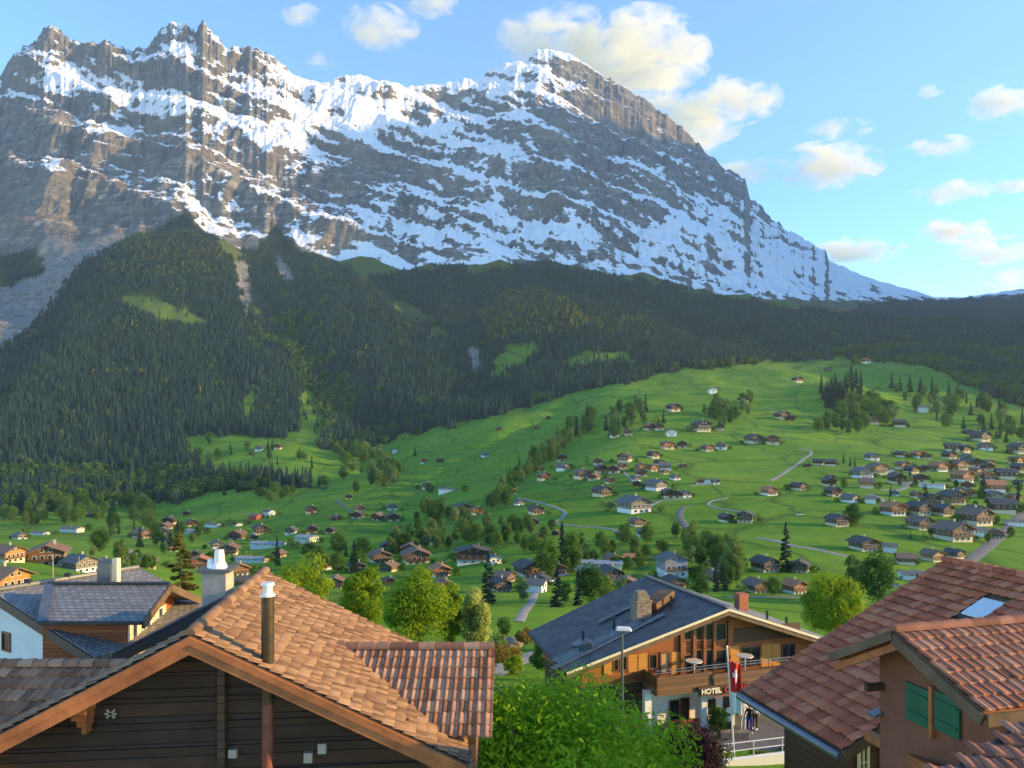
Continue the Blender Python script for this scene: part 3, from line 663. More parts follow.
def win(parent, O, ex, s0, s1, z0, z1, n, frame='frame_white', depth=.07, mull=1, bars=0, name='window', pane='glass', border=.06):
    """a window on the wall through O with horizontal axis ex and outward normal n: frame part with its pane as sub-part"""
    O, ex, n = Vector(O), Vector(ex), Vector(n)
    P = lambda s, z, o: O + ex * s + UP * (z - O.z) + n * o
    f = MB(); bw = border
    def bar(sa, sb, za, zb, o0=0.005, o1=depth): f.hexa([P(sa, za, o0), P(sb, za, o0), P(sb, za, o1), P(sa, za, o1), P(sa, zb, o0), P(sb, zb, o0), P(sb, zb, o1), P(sa, zb, o1)])
    bar(s0, s0 + bw, z0, z1); bar(s1 - bw, s1, z0, z1); bar(s0 + bw, s1 - bw, z0, z0 + bw); bar(s0 + bw, s1 - bw, z1 - bw, z1)
    for k in range(1, mull): sm = s0 + (s1 - s0) * k / mull; bar(sm - bw * .4, sm + bw * .4, z0 + bw, z1 - bw, .005, depth * .8)
    for k in range(1, bars + 1): zm = z0 + (z1 - z0) * k / (bars + 1); bar(s0 + bw, s1 - bw, zm - bw * .3, zm + bw * .3, .006, depth * .7)
    fo = f.build(name, M[frame], parent)
    g = MB(); g.poly([P(s0 + bw, z0 + bw, .02), P(s1 - bw, z0 + bw, .02), P(s1 - bw, z1 - bw, .02), P(s0 + bw, z1 - bw, .02)])
    go = g.build('pane', M[pane]); go.parent = fo; go.matrix_parent_inverse = Matrix.Translation(-parent.location); 
    go.matrix_parent_inverse = Matrix.Identity(4)
    return fo
def panel(parent, O, ex, s0, s1, z0, z1, n, m, t=.05, name='shutter'):
    O, ex, n = Vector(O), Vector(ex), Vector(n); P = lambda s, z, o: O + ex * s + UP * (z - O.z) + n * o
    return MB().hexa([P(s0, z0, .01), P(s1, z0, .01), P(s1, z0, t), P(s0, z0, t), P(s0, z1, .01), P(s1, z1, .01), P(s1, z1, t), P(s0, z1, t)]).build(name, M[m], parent, 0)
def raywall(O, n, px, py):
    """where the line of sight through a pixel meets the plane through O with normal n (used to read sizes off the photo)"""
    d = Vector(((px - CX) / F, 1, (HY - py) / F)); t = Vector(O).dot(n) / d.dot(n); return d * t

# ================================================================== the brown chalet with the big clay-tile roof
Fp, Bp = at(190, 635, 16), at(265, 572, 23.1); Bp.z = Fp.z
rd = (Bp - Fp).normalized(); pr = Vector((rd.y, -rd.x, 0))           # right of the ridge
TP = .51; RL = (Bp - Fp).length
ch1 = empty('chalet', (Fp.x, Fp.y + 3, -12.2), 'large dark timber chalet with weathered orange clay-tile roof and round metal flue', 'chalet')
def sl(side, w, along): return Fp + rd * along + pr * side * w + UP * (-w * TP)
evR = (pr - UP * TP).normalized(); evL = (-pr - UP * TP).normalized(); kk = math.hypot(1, TP)
WR, WL = 5.75, 6.6
rf = MB().slab([sl(1, 0, 0), sl(1, WR, 0), sl(1, WR, RL), sl(1, 0, RL)], .10).slab([sl(-1, WL, 0), sl(-1, 0, 0), sl(-1, 0, 1.0), sl(-1, WL, 1.0)], .10).build('roof_deck', M['fascia_dark'], ch1)
tiled('roof_tiles', Fp + UP * .02, rd, evR, [(0, 0), (RL, 0), (RL, WR * kk), (0, WR * kk)], M['tile_barn'], ch1, .17, .26, .022, .045, .008, 1)
tiled('roof_tiles', Fp + UP * .02, rd, evL, [(0, 0), (1.0, 0), (1.0, WL * kk), (0, WL * kk)], M['tile_barn'], ch1, .17, .26, .022, .045, .008, 2)
ridge_caps('ridge_tiles', Fp + UP * .06, Bp + UP * .06, M['tile_barn'], ch1)
vb = MB()
for side, w in ((1, WR), (-1, WL)):
    vb.hexa([sl(side, 0, -.05) - UP * .40, sl(side, w, -.05) - UP * .40, sl(side, w, .02) - UP * .40, sl(side, 0, .02) - UP * .40, sl(side, 0, -.05) - UP * .03, sl(side, w, -.05) - UP * .03, sl(side, w, .02) - UP * .03, sl(side, 0, .02) - UP * .03])
    vb.hexa([sl(side, 0, -.09) - UP * .19, sl(side, w, -.09) - UP * .19, sl(side, w, -.055) - UP * .19, sl(side, 0, -.055) - UP * .19, sl(side, 0, -.09) - UP * .02, sl(side, w, -.09) - UP * .02, sl(side, w, -.055) - UP * .02, sl(side, 0, -.055) - UP * .02])
vb.build('verge_board', M['fascia'], ch1)
MB().hexa([sl(1, WR, 0) + pr * .03 - UP * .25, sl(1, WR, 0) + pr * .12 - UP * .25, sl(1, WR, RL) + pr * .12 - UP * .25, sl(1, WR, RL) + pr * .03 - UP * .25, sl(1, WR, 0) + pr * .03, sl(1, WR, 0) + pr * .12, sl(1, WR, RL) + pr * .12, sl(1, WR, RL) + pr * .03]).build('gutter', M['zinc'], ch1)
gw = 1.0
fl = -12.2
def wp(s, z, a=gw): q = Fp + rd * a + pr * s; return Vector((q.x, q.y, z))
zr = Fp.z - .12
wl = MB(); 
wl.poly([wp(0, fl), wp(4.9, fl), wp(4.9, zr - 4.9 * TP), wp(0, zr)], RL - 1.4, rd)
wl.poly([wp(-5.6, fl), wp(0, fl), wp(0, zr), wp(-5.6, zr - 5.6 * TP)], 1.15, rd)
wl.build('timber_wall', M['barn_wood'], ch1)
lg = MB()                                                             # horizontal log courses standing proud of the boards
for k in range(11):
    z = -5.35 - k * .55; hw = min(5.5, (zr - z) / TP - .35)
    if hw > .3: lg.beam(wp(-hw, z, gw - .03), wp(min(hw, 4.8), z, gw - .03), .05, .05)
lg.build('log_course', M['barn_wood'], ch1)
po = MB(); q = wp(.42, 0); po.box((q.x, q.y - .12, -6.3), (.16, .12, 2.4)); po.build('post', M['dark_timber'], ch1)
nw = -rd
qb = raywall(wp(0, 0), nw, 84, 712)
bk = MB()
for i, (dx, dz, w_, h_) in enumerate(((0, 0, .9, .16), (.12, -.18, .66, .16), (.22, -.36, .45, .16), (.3, -.54, .3, .18), (.34, -.74, .16, .2))):
    bk.box((qb.x + dx * .5, qb.y - .28 + i * .02, qb.z + .3 + dz * .8), (w_ * .7, .5 - i * .07, h_ * .72))
bk.beam(Vector((qb.x - .55, qb.y - .55, qb.z + .28)), Vector((qb.x + .30, qb.y - .55, qb.z + .62)), .12, .14)
bk.build('bracket', M['fascia'], ch1)
for (px, py, w_, h_, mm) in ((323, 747, .18, .22, 'concrete'), (234, 752, .18, .18, 'concrete'), (309, 756, .18, .22, 'concrete')):
    q = raywall(wp(0, 0), nw, px, py); MB().box((q.x, q.y - .06, q.z), (w_, .12, h_)).build('junction_box', M[mm], ch1)
q = raywall(wp(0, 0), nw, 112, 713); st = MB()
for k in range(4): a_ = k * math.pi / 4; st.beam(q + Vector((math.cos(a_) * .13, -.05, math.sin(a_) * .13)), q - Vector((math.cos(a_) * .13, .05, math.sin(a_) * .13)), .03, .045)
st.build('star_ornament', M['concrete'], ch1)
# flue: rusty pipe up the gable, olive sheet-metal stack above the roof, bright cap
q = at(264, 665, 16.3); zt = at(264, 596, 16.55).z
fl_ = empty('flue_pipe', (q.x, q.y, -12), 'round olive metal flue with bright cap rising through the clay-tile roof edge', 'chimney')
fl_['category'] = 'flue'; 
MB().tube((q.x, q.y + .25, -12), (q.x, q.y + .25, q.z - .55), .125, n=20).build('lower_pipe', M['rust'], fl_)
MB().tube((q.x, q.y + .25, q.z - .9), (q.x, q.y + .25, zt), .135, n=24).build('stack', M['flue'], fl_)
MB().tube((q.x, q.y + .25, zt), (q.x, q.y + .25, zt + .05), .16, n=24).tube((q.x, q.y + .25, zt + .05), (q.x, q.y + .25, zt + .24), .10, n=24).tube((q.x, q.y + .25, zt + .24), (q.x, q.y + .25, zt + .29), .15, .13, n=24).build('cap', M['white_metal'], fl_)
bd = MB()
bd.tube((q.x, q.y + .25, -4.5), (q.x, q.y + .25, -4.46), .142, n=24)
bd.build('band', M['dark_metal'], fl_)
MB().slab([Vector((q.x - .2, q.y + .05, q.z - .0)), Vector((q.x + .45, q.y + .05, q.z - .28)), Vector((q.x + .45, q.y + .6, q.z - .28)), Vector((q.x - .2, q.y + .6, q.z - .0))], .03).build('flashing', M['zinc'], fl_)
# cross gables
def cross_gable(parent, x0, x1, Y, z, run, pitch, mt, seed, back=2.2, valley=True):
    a, b = Vector((x0, Y, z)), Vector((x1, Y, z)); ev = Vector((0, -1, -pitch)).normalized(); k = math.hypot(1, pitch)
    return a, b, ev, k
# right dormer roof
xa, xb, Yd, zd = -5.05, -.50, 20.0, -5.70; run = 2.35; pt = .50
k2 = math.hypot(1, pt)
MB().slab([(xa - .3, Yd, zd), (xa + 2.9, Yd - run, zd - run * pt), (xb, Yd - run, zd - run * pt), (xb, Yd, zd)], .12).slab([(xb, Yd, zd), (xb, Yd + 2.4, zd - 2.4 * pt), (xa + 2.9, Yd + 2.4, zd - 2.4 * pt), (xa - .3, Yd, zd)], .12).build('dormer_roof_deck', M['fascia_dark'], ch1)
ch1d = tiled('dormer_roof_tiles', (xa, Yd, zd + .02), (1, 0, 0), (0, -1, -pt), [(0, 0), (xb - xa, 0), (xb - xa, run * k2), (2.75, run * k2)], M['tile_wing'], ch1, .20, .36, .04, .05, .006, 7)
tiled('dormer_roof_tiles', (xa, Yd, zd + .02), (1, 0, 0), (0, 1, -pt), [(0, 0), (xb - xa, 0), (xb - xa, run * k2), (2.75, run * k2)], M['tile_wing'], ch1, .20, .36, .04, .05, .006, 8)
ridge_caps('ridge_tiles', (xa - .1, Yd, zd + .08), (xb, Yd, zd + .08), M['tile_wing'], ch1, .36, .14)
MB().poly([(xb - .35, Yd - run + .5, zd - run * pt - 2.2), (xb - .35, Yd + 1.9, zd - run * pt - 2.2), (xb - .35, Yd + 1.9, zd - 1.9 * pt - .1), (xb - .35, Yd, zd - .15), (xb - .35, Yd - run + .5, zd - (run - .5) * pt - .1)], -2.4, Vector((1, 0, 0))).build('dormer_wall', M['brown_timber'], ch1)
MB().beam((xa + 2.6, Yd - run - .06, zd - run * pt - .05), (xb, Yd - run - .06, zd - run * pt - .05), .12, .10).build('dormer_gutter', M['dark_metal'], ch1)
MB().beam((xa - .15, Yd - .05, zd + .04), (xa + 2.72, Yd - run - .05, zd - run * pt + .03), .16, .05).build('valley_flashing', M['dark_metal'], ch1)
MB().tube((-2.35, 17.2, -6.95), (-2.35, 17.2, -6.45), .045).build('vent_pipe', M['flue'], ch1)
# left wing roof
xa2, xb2, Yd2, zd2 = -15.6, -7.9, 18.6, -5.72; run2 = 1.4
MB().slab([(xa2, Yd2, zd2), (xa2, Yd2 - run2, zd2 - run2 * pt), (xb2 - 1.2, Yd2 - run2, zd2 - run2 * pt), (xb2 + .3, Yd2, zd2)], .12).slab([(xb2 + .3, Yd2, zd2), (xb2 - 1.2, Yd2 + 3, zd2 - 3 * pt), (xa2, Yd2 + 3, zd2 - 3 * pt), (xa2, Yd2, zd2)], .12).build('wing_roof_deck', M['fascia_dark'], ch1)
tiled('wing_roof_tiles', (xa2, Yd2, zd2 + .02), (1, 0, 0), (0, -1, -pt), [(0, 0), (xb2 - xa2, 0), (xb2 - xa2 - 1.2, run2 * k2), (0, run2 * k2)], M['tile_wing'], ch1, .24, .38, .045, .05, .007, 9)
tiled('wing_roof_tiles', (xa2, Yd2, zd2 + .02), (1, 0, 0), (0, 1, -pt), [(0, 0), (xb2 - xa2, 0), (xb2 - xa2 - 1, 3 * k2), (0, 3 * k2)], M['tile_wing'], ch1, .24, .38, .045, .05, .007, 10)
ridge_caps('ridge_tiles', (xa2, Yd2, zd2 + .08), (xb2, Yd2, zd2 + .08), M['tile_wing'], ch1, .36, .14)
MB().box((xa2 + 4, Yd2 - .2, -10.2), (7.4, 5.0, 4.9)).build('wing_wall', M['barn_wood'], ch1)

# ================================================================== house with the dark metal roof and tall rendered chimney, behind it
P1, P2 = at(112, 654, 25), at(222, 598, 25)
h2 = empty('house', (P1.x + 3, 28, -15), 'low house with dark metal roof mostly hidden behind the big clay-tile roof', 'house')
MB().slab([P1, P2, P2 + Vector((0, 3, 0)), P1 + Vector((0, 3, 0))], .22).slab([P2, P2 + Vector((4.5, 0, -2.4)), P2 + Vector((4.5, 3, -2.4)), P2 + Vector((0, 3, 0))], .22).build('roof', M['dark_metal'], h2)
MB().poly([(P1.x + .8, 25.6, -14.9), (P2.x + 3.6, 25.6, -14.9), (P2.x + 3.6, 25.6, P2.z - 2.3), (P2.x, 25.6, P2.z - .3), (P1.x + .8, 25.6, P1.z + .15)], 2.2, Vector((0, 1, 0))).build('wall', M['dark_timber'], h2)
MB().beam(P1 - UP * .3 + Vector((0, -.04, 0)), P2 - UP * .3 + Vector((0, -.04, 0)), .06, .22).build('verge_board', M['dark_metal'], h2)
c = at(218, 600, 27); zt = at(218, 571, 27).z
MB().box((c.x, c.y, (zt + c.z - 1.8) / 2), (.85, .75, zt - c.z + 1.8)).build('chimney', M['concrete'], h2, .02)
cm = h2.children[-1] if h2.children else None
MB().box((c.x, c.y, zt + .07), (1.1, .95, .12)).build('chimney_slab', M['zinc'], h2)
MB().tube((c.x, c.y, zt + .13), (c.x, c.y, zt + .3), .32, .26, 20).tube((c.x + .05, c.y, zt + .3), (c.x + .05, c.y, zt + .75), .19, .15, 20).tube((c.x - .25, c.y, zt + .13), (c.x - .25, c.y, zt + .42), .13, .1, 16).build('chimney_cowl', M['white_metal'], h2)

# ================================================================== slate-roofed chalet on the left
G, H = at(-8, 591, 30), at(138, 568, 35.2); H.z = G.z
E = Vector((at(95, 656, 26.8).x, 26.8, -7.90)); E2 = E + (H - G); rr_ = (H - G).normalized(); pp = Vector((rr_.y, -rr_.x, 0))
Lf = G - pp * 6 - UP * 1.5; Lb = H - pp * 6 - UP * 1.5
h3 = empty('chalet', (G.x, 33, -14.5), 'chalet with wide grey slate roof, pale blue walls and a gabled dormer with cream shutters', 'chalet')
uv_slab('roof', [G, H, E2, E], M['slate'], h3, .16); uv_slab('roof', [G, H, Lb, Lf], M['slate'], h3, .16)
MB().beam(G + UP * .05, H + UP * .05, .22, .10).build('ridge_cap', M['zinc'], h3)
MB().beam(G - UP * .22 - rr_ * .03, E - UP * .22 - rr_ * .03, .08, .34).beam(G - UP * .22 - rr_ * .03, Lf - UP * .22 - rr_ * .03, .08, .34).beam(H - UP * .15 + rr_ * .03, E2 - UP * .15 + rr_ * .03, .08, .24).build('verge_board', M['dark_metal'], h3)
ft = -14.5
def w3(s, z, a): q = G + pp * s + rr_ * a; return Vector((q.x, q.y, z))
dn = (G.z - E.z) / (E - G).dot(pp)
MB().poly([w3(-5, ft, .5), w3(3.6, ft, .5), w3(3.6, G.z - 3.6 * dn - .2, .5), w3(0, G.z - .2, .5), w3(-5, G.z - 5 * dn - .2, .5)], 5.2, rr_).build('wall', M['render_blue'], h3)
MB().poly([w3(3.65, ft, 1.6), w3(6.2, ft, 1.6), w3(6.2, G.z - 6.2 * dn - .2, 1.6), w3(3.65, G.z - 3.65 * dn - .2, 1.6)], 4, rr_).build('rear_wall', M['render_cream'], h3)
nf = -rr_
for s0, s1, m_ in ((3.9, 4.5, 'render_white'), (4.9, 5.3, 'render_blue'), (5.6, 6.1, 'render_blue')):
    panel(h3, w3(0, 0, 1.55), pp, s0, s1, -12.5, G.z - 4.9 * dn - .9, nf, m_, .12, 'balcony_screen')
for s in (3.7, 4.7, 5.5): panel(h3, w3(0, 0, 1.0), pp, s, s + .12, -13, G.z - s * dn - .2, nf, 'dark_timber', .12, 'post')
O3 = w3(0, 0, .5)
for (px0, px1, py0, py1) in ((3, 11, 633, 650),):
    a_ = raywall(O3, nf, px0, py1); b_ = raywall(O3, nf, px1, py0); s0, s1 = (a_ - O3).dot(pp), (b_ - O3).dot(pp)
    win(h3, Vector((O3.x, O3.y, 0)), pp, s0, s1, a_.z, b_.z, nf, 'frame_brown')
win(h3, Vector((O3.x, O3.y, 0)), pp, -2.0, -1.2, -9.4, -8.6, nf, 'frame_brown')
# dormer
K1, K2 = Vector((-17.9, 30, -6.02)), Vector((-13.35, 30, -6.02))
dr = 2.25; dp = .40
uv_slab('dormer_roof', [K1, K2, K2 + Vector((.0, -dr, -dr * dp)), K1 + Vector((1.1, -dr, -dr * dp))], M['slate'], h3, .12)
uv_slab('dormer_roof', [K1, K2, K2 + Vector((.0, dr + .6, -(dr + .6) * dp)), K1 + Vector((1.4, dr, -dr * dp))], M['slate'], h3, .12)
MB().beam(K2 + Vector((.03, 0, -.14)), K2 + Vector((.03, -dr, -dr * dp - .14)), .1, .28).beam(K2 + Vector((.03, 0, -.14)), K2 + Vector((.03, dr + .6, -(dr + .6) * dp - .14)), .1, .28).build('dormer_verge', M['fascia_dark'], h3)
MB().beam(K1 + Vector((0, 0, .05)), K2 + Vector((0, 0, .05)), .2, .08).build('dormer_ridge', M['dark_metal'], h3)
MB().beam(K1 + Vector((.9, -dr - .05, -dr * dp - .03)), K2 + Vector((0, -dr - .05, -dr * dp - .03)), .14, .12).build('dormer_gutter', M['dark_metal'], h3)
MB().beam(K1 + Vector((-.1, -.05, .03)), K1 + Vector((1.0, -dr - .1, -dr * dp + .03)), .35, .05).build('valley_flashing', M['zinc'], h3)
xg = K2.x - .8
MB().poly([(xg, 30 - dr + .35, -8.6), (xg, 30 + dr, -8.6), (xg, 30 + dr, -6.15 - dr * dp), (xg, 30, -6.15), (xg, 30 - dr + .35, -6.15 - (dr - .35) * dp)], -3, Vector((1, 0, 0))).build('dormer_wall', M['larch'], h3)
for y0 in (28.25, 29.3, 30.35):
    win(h3, Vector((xg, 0, 0)), Vector((0, 1, 0)), y0 + .28, y0 + .72, -7.95, -7.1, Vector((1, 0, 0)), 'frame_white')
    for sgn in (0, .74): panel(h3, Vector((xg, 0, 0)), Vector((0, 1, 0)), y0 + sgn, y0 + sgn + .26, -7.95, -7.1, Vector((1, 0, 0)), 'cream_paint', .05)
c = at(107, 590, 31.5)
MB().box((c.x, c.y, c.z + .35), (.55, .5, 1.5)).build('chimney', M['zinc'], h3)
MB().box((c.x + .38, c.y, c.z + .55), (.2, .3, 1.5)).build('flue_box', M['cream_paint'], h3)
for px in (24, 62, 95):
    q = G + (H - G) * ((at(px, 585, 31).x + 20) / 5 * .9 if False else (px + 8) / 146); MB().box((q.x, q.y, q.z + .14), (.2, .2, .2)).build('roof_vent', M['dark_metal'], h3)
# hedge in front of its wall
# ================================================================== the hotel
A, B = at(728, 608, 46), at(645, 576, 56.1); B.z = A.z
rh = (B - A).normalized(); ph = Vector((rh.y, -rh.x, 0))              # ph: towards the right eave
C_ = Vector((at(565, 672, 42.84).x, 42.84, -13.48)); D_ = Vector((1.1, 51.4, -13.48))
Rf = A + ph * 9.6 - UP * 3.3; Rb = B + ph * 9.6 - UP * 3.3
ht = empty('hotel', (A.x, 50, -17.9), 'three-storey hotel with red-brown timber front, orange shutters and dark slate roof', 'hotel')
m, nt, b = mat('hotel_slate'); 
M['hotel_slate'] = slate_mat('worn_hotel_slate', (.045, .044, .046), (.075, .073, .074), .32, .16, .05)
uv_slab('roof', [A, B, D_, C_], M['hotel_slate'], ht, .18); uv_slab('roof', [A, B, Rb, Rf], M['slate'], ht, .18)
MB().beam(A + UP * .06, B + UP * .06, .3, .1).build('ridge_cap', M['zinc'], ht)
nh = -rh
def eave_pt(side, w, a): 
    d = (C_ - A) if side < 0 else (Rf - A); L_ = math.hypot(d.x, d.y); return A + d * (w / L_) + rh * a
MB().beam(eave_pt(-1, 0, -.05) - UP * .25, eave_pt(-1, 10.4, -.05) - UP * .25, .09, .34).beam(eave_pt(1, 0, -.05) - UP * .25, eave_pt(1, 9.9, -.05) - UP * .25, .09, .34).build('verge_board', M['fascia_dark'], ht)
MB().beam(eave_pt(-1, 0, -.12) - UP * .08, eave_pt(-1, 10.4, -.12) - UP * .08, .06, .14).beam(eave_pt(1, 0, -.12) - UP * .08, eave_pt(1, 9.9, -.12) - UP * .08, .06, .14).build('verge_trim', M['cream_paint'], ht)
MB().tube(C_ - UP * .1, D_ - UP * .1, .11).build('gutter', M['dark_metal'], ht)
sw = 1.3; Oh = A + rh * sw; Oh = Vector((Oh.x, Oh.y, 0))
dl = (A.z - C_.z) / math.hypot(C_.x - A.x, C_.y - A.y); dr_ = 3.3 / 9.6
def hp(s, z, a=sw): q = A + ph * s + rh * a; return Vector((q.x, q.y, z))
SL, SRt = -8.9, 8.6; zf = -18.6; z1 = -14.95                       # z1: level of the balcony floor
up_ = MB(); up_.poly([hp(SL, z1), hp(SRt, z1), hp(SRt, A.z - SRt * dr_ - .2), hp(0, A.z - .2), hp(SL, A.z + SL * dl - .2)], 6.6, rh); up_.build('timber_wall', M['larch'], ht)
MB().poly([hp(SL + .1, zf), hp(-4.6, zf), hp(-4.6, z1), hp(SL + .1, z1)], 6.5, rh).build('lower_timber_wall', M['dark_timber'], ht)
MB().poly([hp(-4.6, zf, sw + .3), hp(SRt - .2, zf, sw + .3), hp(SRt - .2, z1, sw + .3), hp(-4.6, z1, sw + .3)], 8.6, rh).build('ground_floor_wall', M['render_white'], ht)
# attic cladding darker under the gable, columns between the tall windows
def fx(px, py): q = raywall(Oh, nh, px, py); return (q - Oh).dot(ph), q.z
def hwin(px0, px1, py0, py1, **k):
    s0, za = fx(px0, py1); s1, zb = fx(px1, py0); return win(ht, Oh, ph, s0, s1, za, zb, nh, k.pop('frame', 'frame_brown'), .09, **k)
def hpan(px0, px1, py0, py1, mt, t=.06, name='shutter', O=None):
    s0, za = fx(px0, py1); s1, zb = fx(px1, py0); return panel(ht, Oh if O is None else O, ph, s0, s1, za, zb, nh, mt, t, name)
hpan(734, 800, 622, 643, 'dark_timber', .03, 'attic_cladding')
for a_, b_ in ((682.5, 691.5), (694.5, 702), (704.5, 712.5), (714.5, 726)):
    yt = 622 + (0 if a_ > 690 else 2); hwin(a_, b_, yt, 641, border=.09)
    hwin(a_, b_, 648 if a_ > 690 else 653, 672, border=.09)
for x in (680.5, 693, 703.3, 713.3, 728): hpan(x - 1.1, x + 1.1, 621 if x > 690 else 629, 674, 'frame_brown', .16, 'post')
for x0, x1, y0, y1 in ((603.5, 612, 661, 675), (628, 637, 654, 672), (638, 647.5, 653, 672), (671, 681, 651, 674), (729, 739.5, 645, 666), (761, 771.5, 643, 667), (772, 780, 643, 666)): hpan(x0, x1, y0, y1, 'shutter')
hwin(612.5, 618.5, 657.5, 671.5, border=.08); hwin(619.5, 627, 655, 671, border=.08); hwin(648, 657, 653, 669.5, border=.08)
hwin(659.5, 670, 651, 674, name='door', pane='curtain', border=.1); hwin(740, 760, 645, 668, mull=2, name='door'); hwin(781, 795, 642, 658.5, mull=2)
# balcony
bx = 1.7
def bal(s0, s1, name, zt=z1 + .75, zb=z1 - .35, out=bx):
    q0, q1 = hp(s0, 0, sw - out), hp(s1, 0, sw - out); fb = MB()
    fb.hexa([Vector((q0.x, q0.y, zb)) , Vector((q1.x, q1.y, zb)), Vector((q1.x, q1.y, zb)) + rh * .08, Vector((q0.x, q0.y, zb)) + rh * .08, Vector((q0.x, q0.y, zt)), Vector((q1.x, q1.y, zt)), Vector((q1.x, q1.y, zt)) + rh * .08, Vector((q0.x, q0.y, zt)) + rh * .08])
    return fb.build(name, M['brown_timber'], ht)
MB().hexa([hp(-5.0, z1 - .2, sw - bx + .1), hp(SRt, z1 - .2, sw - bx + .1), hp(SRt, z1 - .2, sw), hp(-5.0, z1 - .2, sw), hp(-5.0, z1 - .02, sw - bx + .1), hp(SRt, z1 - .02, sw - bx + .1), hp(SRt, z1 - .02, sw), hp(-5.0, z1 - .02, sw)]).build('balcony_floor', M['concrete'], ht)
bal(-5.0, -1.3, 'balcony_front'); bal(-1.28, SRt, 'balcony_front', z1 + .62, z1 - .75, bx + .12)
MB().hexa([hp(-5.0, z1 - .35, sw - bx), hp(-4.92, z1 - .35, sw - bx), hp(-4.92, z1 - .35, sw), hp(-5.0, z1 - .35, sw), hp(-5.0, z1 + .75, sw - bx), hp(-4.92, z1 + .75, sw - bx), hp(-4.92, z1 + .75, sw), hp(-5.0, z1 + .75, sw)]).build('balcony_side', M['brown_timber'], ht)
rl = MB()
for zz in (.92, 1.08): rl.tube(hp(-4.95, z1 + zz, sw - bx + .12), hp(SRt, z1 + zz, sw - bx + .12), .028, n=8)
k = -4.95
while k < SRt: rl.tube(hp(k, z1, sw - bx + .12), hp(k, z1 + 1.08, sw - bx + .12), .024, n=8); k += .95
rl.build('balcony_railing', M['zinc'], ht)
# ground floor openings
Og = Vector((0, 0, 0)) + hp(0, 0, sw + .3); Og.z = 0
def gx(px, py): q = raywall(Og, nh, px, py); return (q - Og).dot(ph), q.z
def gwin(px0, px1, py0, py1, **k): s0, za = gx(px0, py1); s1, zb = gx(px1, py0); return win(ht, Og, ph, s0, s1, za, zb, nh, k.pop('frame', 'frame_white'), .08, **k)
gwin(669, 679, 699, 721, name='door', frame='frame_brown'); gwin(680, 689, 697, 721, name='door', frame='frame_brown'); gwin(698, 716, 697, 717, mull=2); gwin(724, 742, 697, 718, mull=2, frame='frame_brown'); gwin(770, 786, 700, 720, frame='frame_brown')
for px in (637.5, 692, 719): s_, _ = gx(px, 715); q = hp(s_, 0, sw - .9); MB().box((q.x, q.y, (zf + z1 - .2) / 2), (.42, .35, z1 - .2 - zf), math.atan2(ph.y, ph.x)).build('pillar', M['render_white'], ht)
rail = MB()
for k in range(6): rail.beam(hp(-4.2, -17.9 + k * .16, sw - 1.2), hp(-1.9, -17.9 + k * .16, sw - 1.2), .06, .13)
rail.build('terrace_fence', M['larch'], ht)
# chimneys and roof furniture
def on_left(px, py, lift=0):
    n_ = (B - A).cross(C_ - A).normalized(); d = Vector(((px - CX) / F, 1, (HY - py) / F)); return d * (A.dot(n_) / d.dot(n_)) + UP * lift
c = on_left(641, 617)
MB().box((c.x, c.y, c.z + .1), (1.0, .9, 1.7), .3).box((c.x, c.y, c.z + 1.05), (1.1, 1.0, .12), .3).box((c.x, c.y, c.z + 1.25), (.8, .7, .35), .3).box((c.x, c.y, c.z + 1.52), (.6, .5, .25), .3).build('chimney', M['stone'], ht)
a_, b_ = on_left(650, 612, .35), on_left(668, 599, .35)
MB().beam(a_, b_, 1.0, .55).build('roof_hatch', M['brown_timber'], ht)
for px, py in ((583, 641), (614, 627), (655, 603), (671, 606)): q = on_left(px, py); MB().box((q.x, q.y, q.z + .25), (.14, .14, .75)).build('vent_pipe', M['dark_metal'], ht)
q0, q1 = on_left(574, 647, .08), on_left(587, 640, .08); MB().beam(q0, q1, .75, .05).build('roof_window', M['zinc'], ht)
q0, q1 = on_left(578, 651, .18), on_left(592, 648, .22); MB().beam(q0, q1, .3, .35).build('roof_vent_box', M['zinc'], ht)
M['worn'] = plain('worn_grey_slate', (.19, .185, .18), .8, 0, .5, 3)
for (a0, a1, w_) in (((640, 622), (555, 662), .9), ((664, 614), (552, 669), .5), ((632, 606), (598, 622), .4)):
    q0, q1 = on_left(*a0, .02), on_left(*a1, .02); n_ = (B - A).cross(C_ - A).normalized(); n_ = n_ if n_.z > 0 else -n_
    MB().beam(q0, q1, w_, .02, n_).build('worn_slate_strip', M['worn'], ht)
for (s, d) in ((2.0, 2.0), (3.9, 1.6), (5.2, 1.4)): q = A + ph * s + rh * d - UP * s * dr_; MB().box((q.x, q.y, q.z + .25), (.12, .12, .6)).build('vent_pipe', M['dark_metal'], ht)
q = A + ph * 4.0 + rh * 4.5 - UP * 4 * dr_; MB().box((q.x, q.y, q.z + .45), (.7, .6, 1.3), .3).build('brick_chimney', M['brick'], ht)
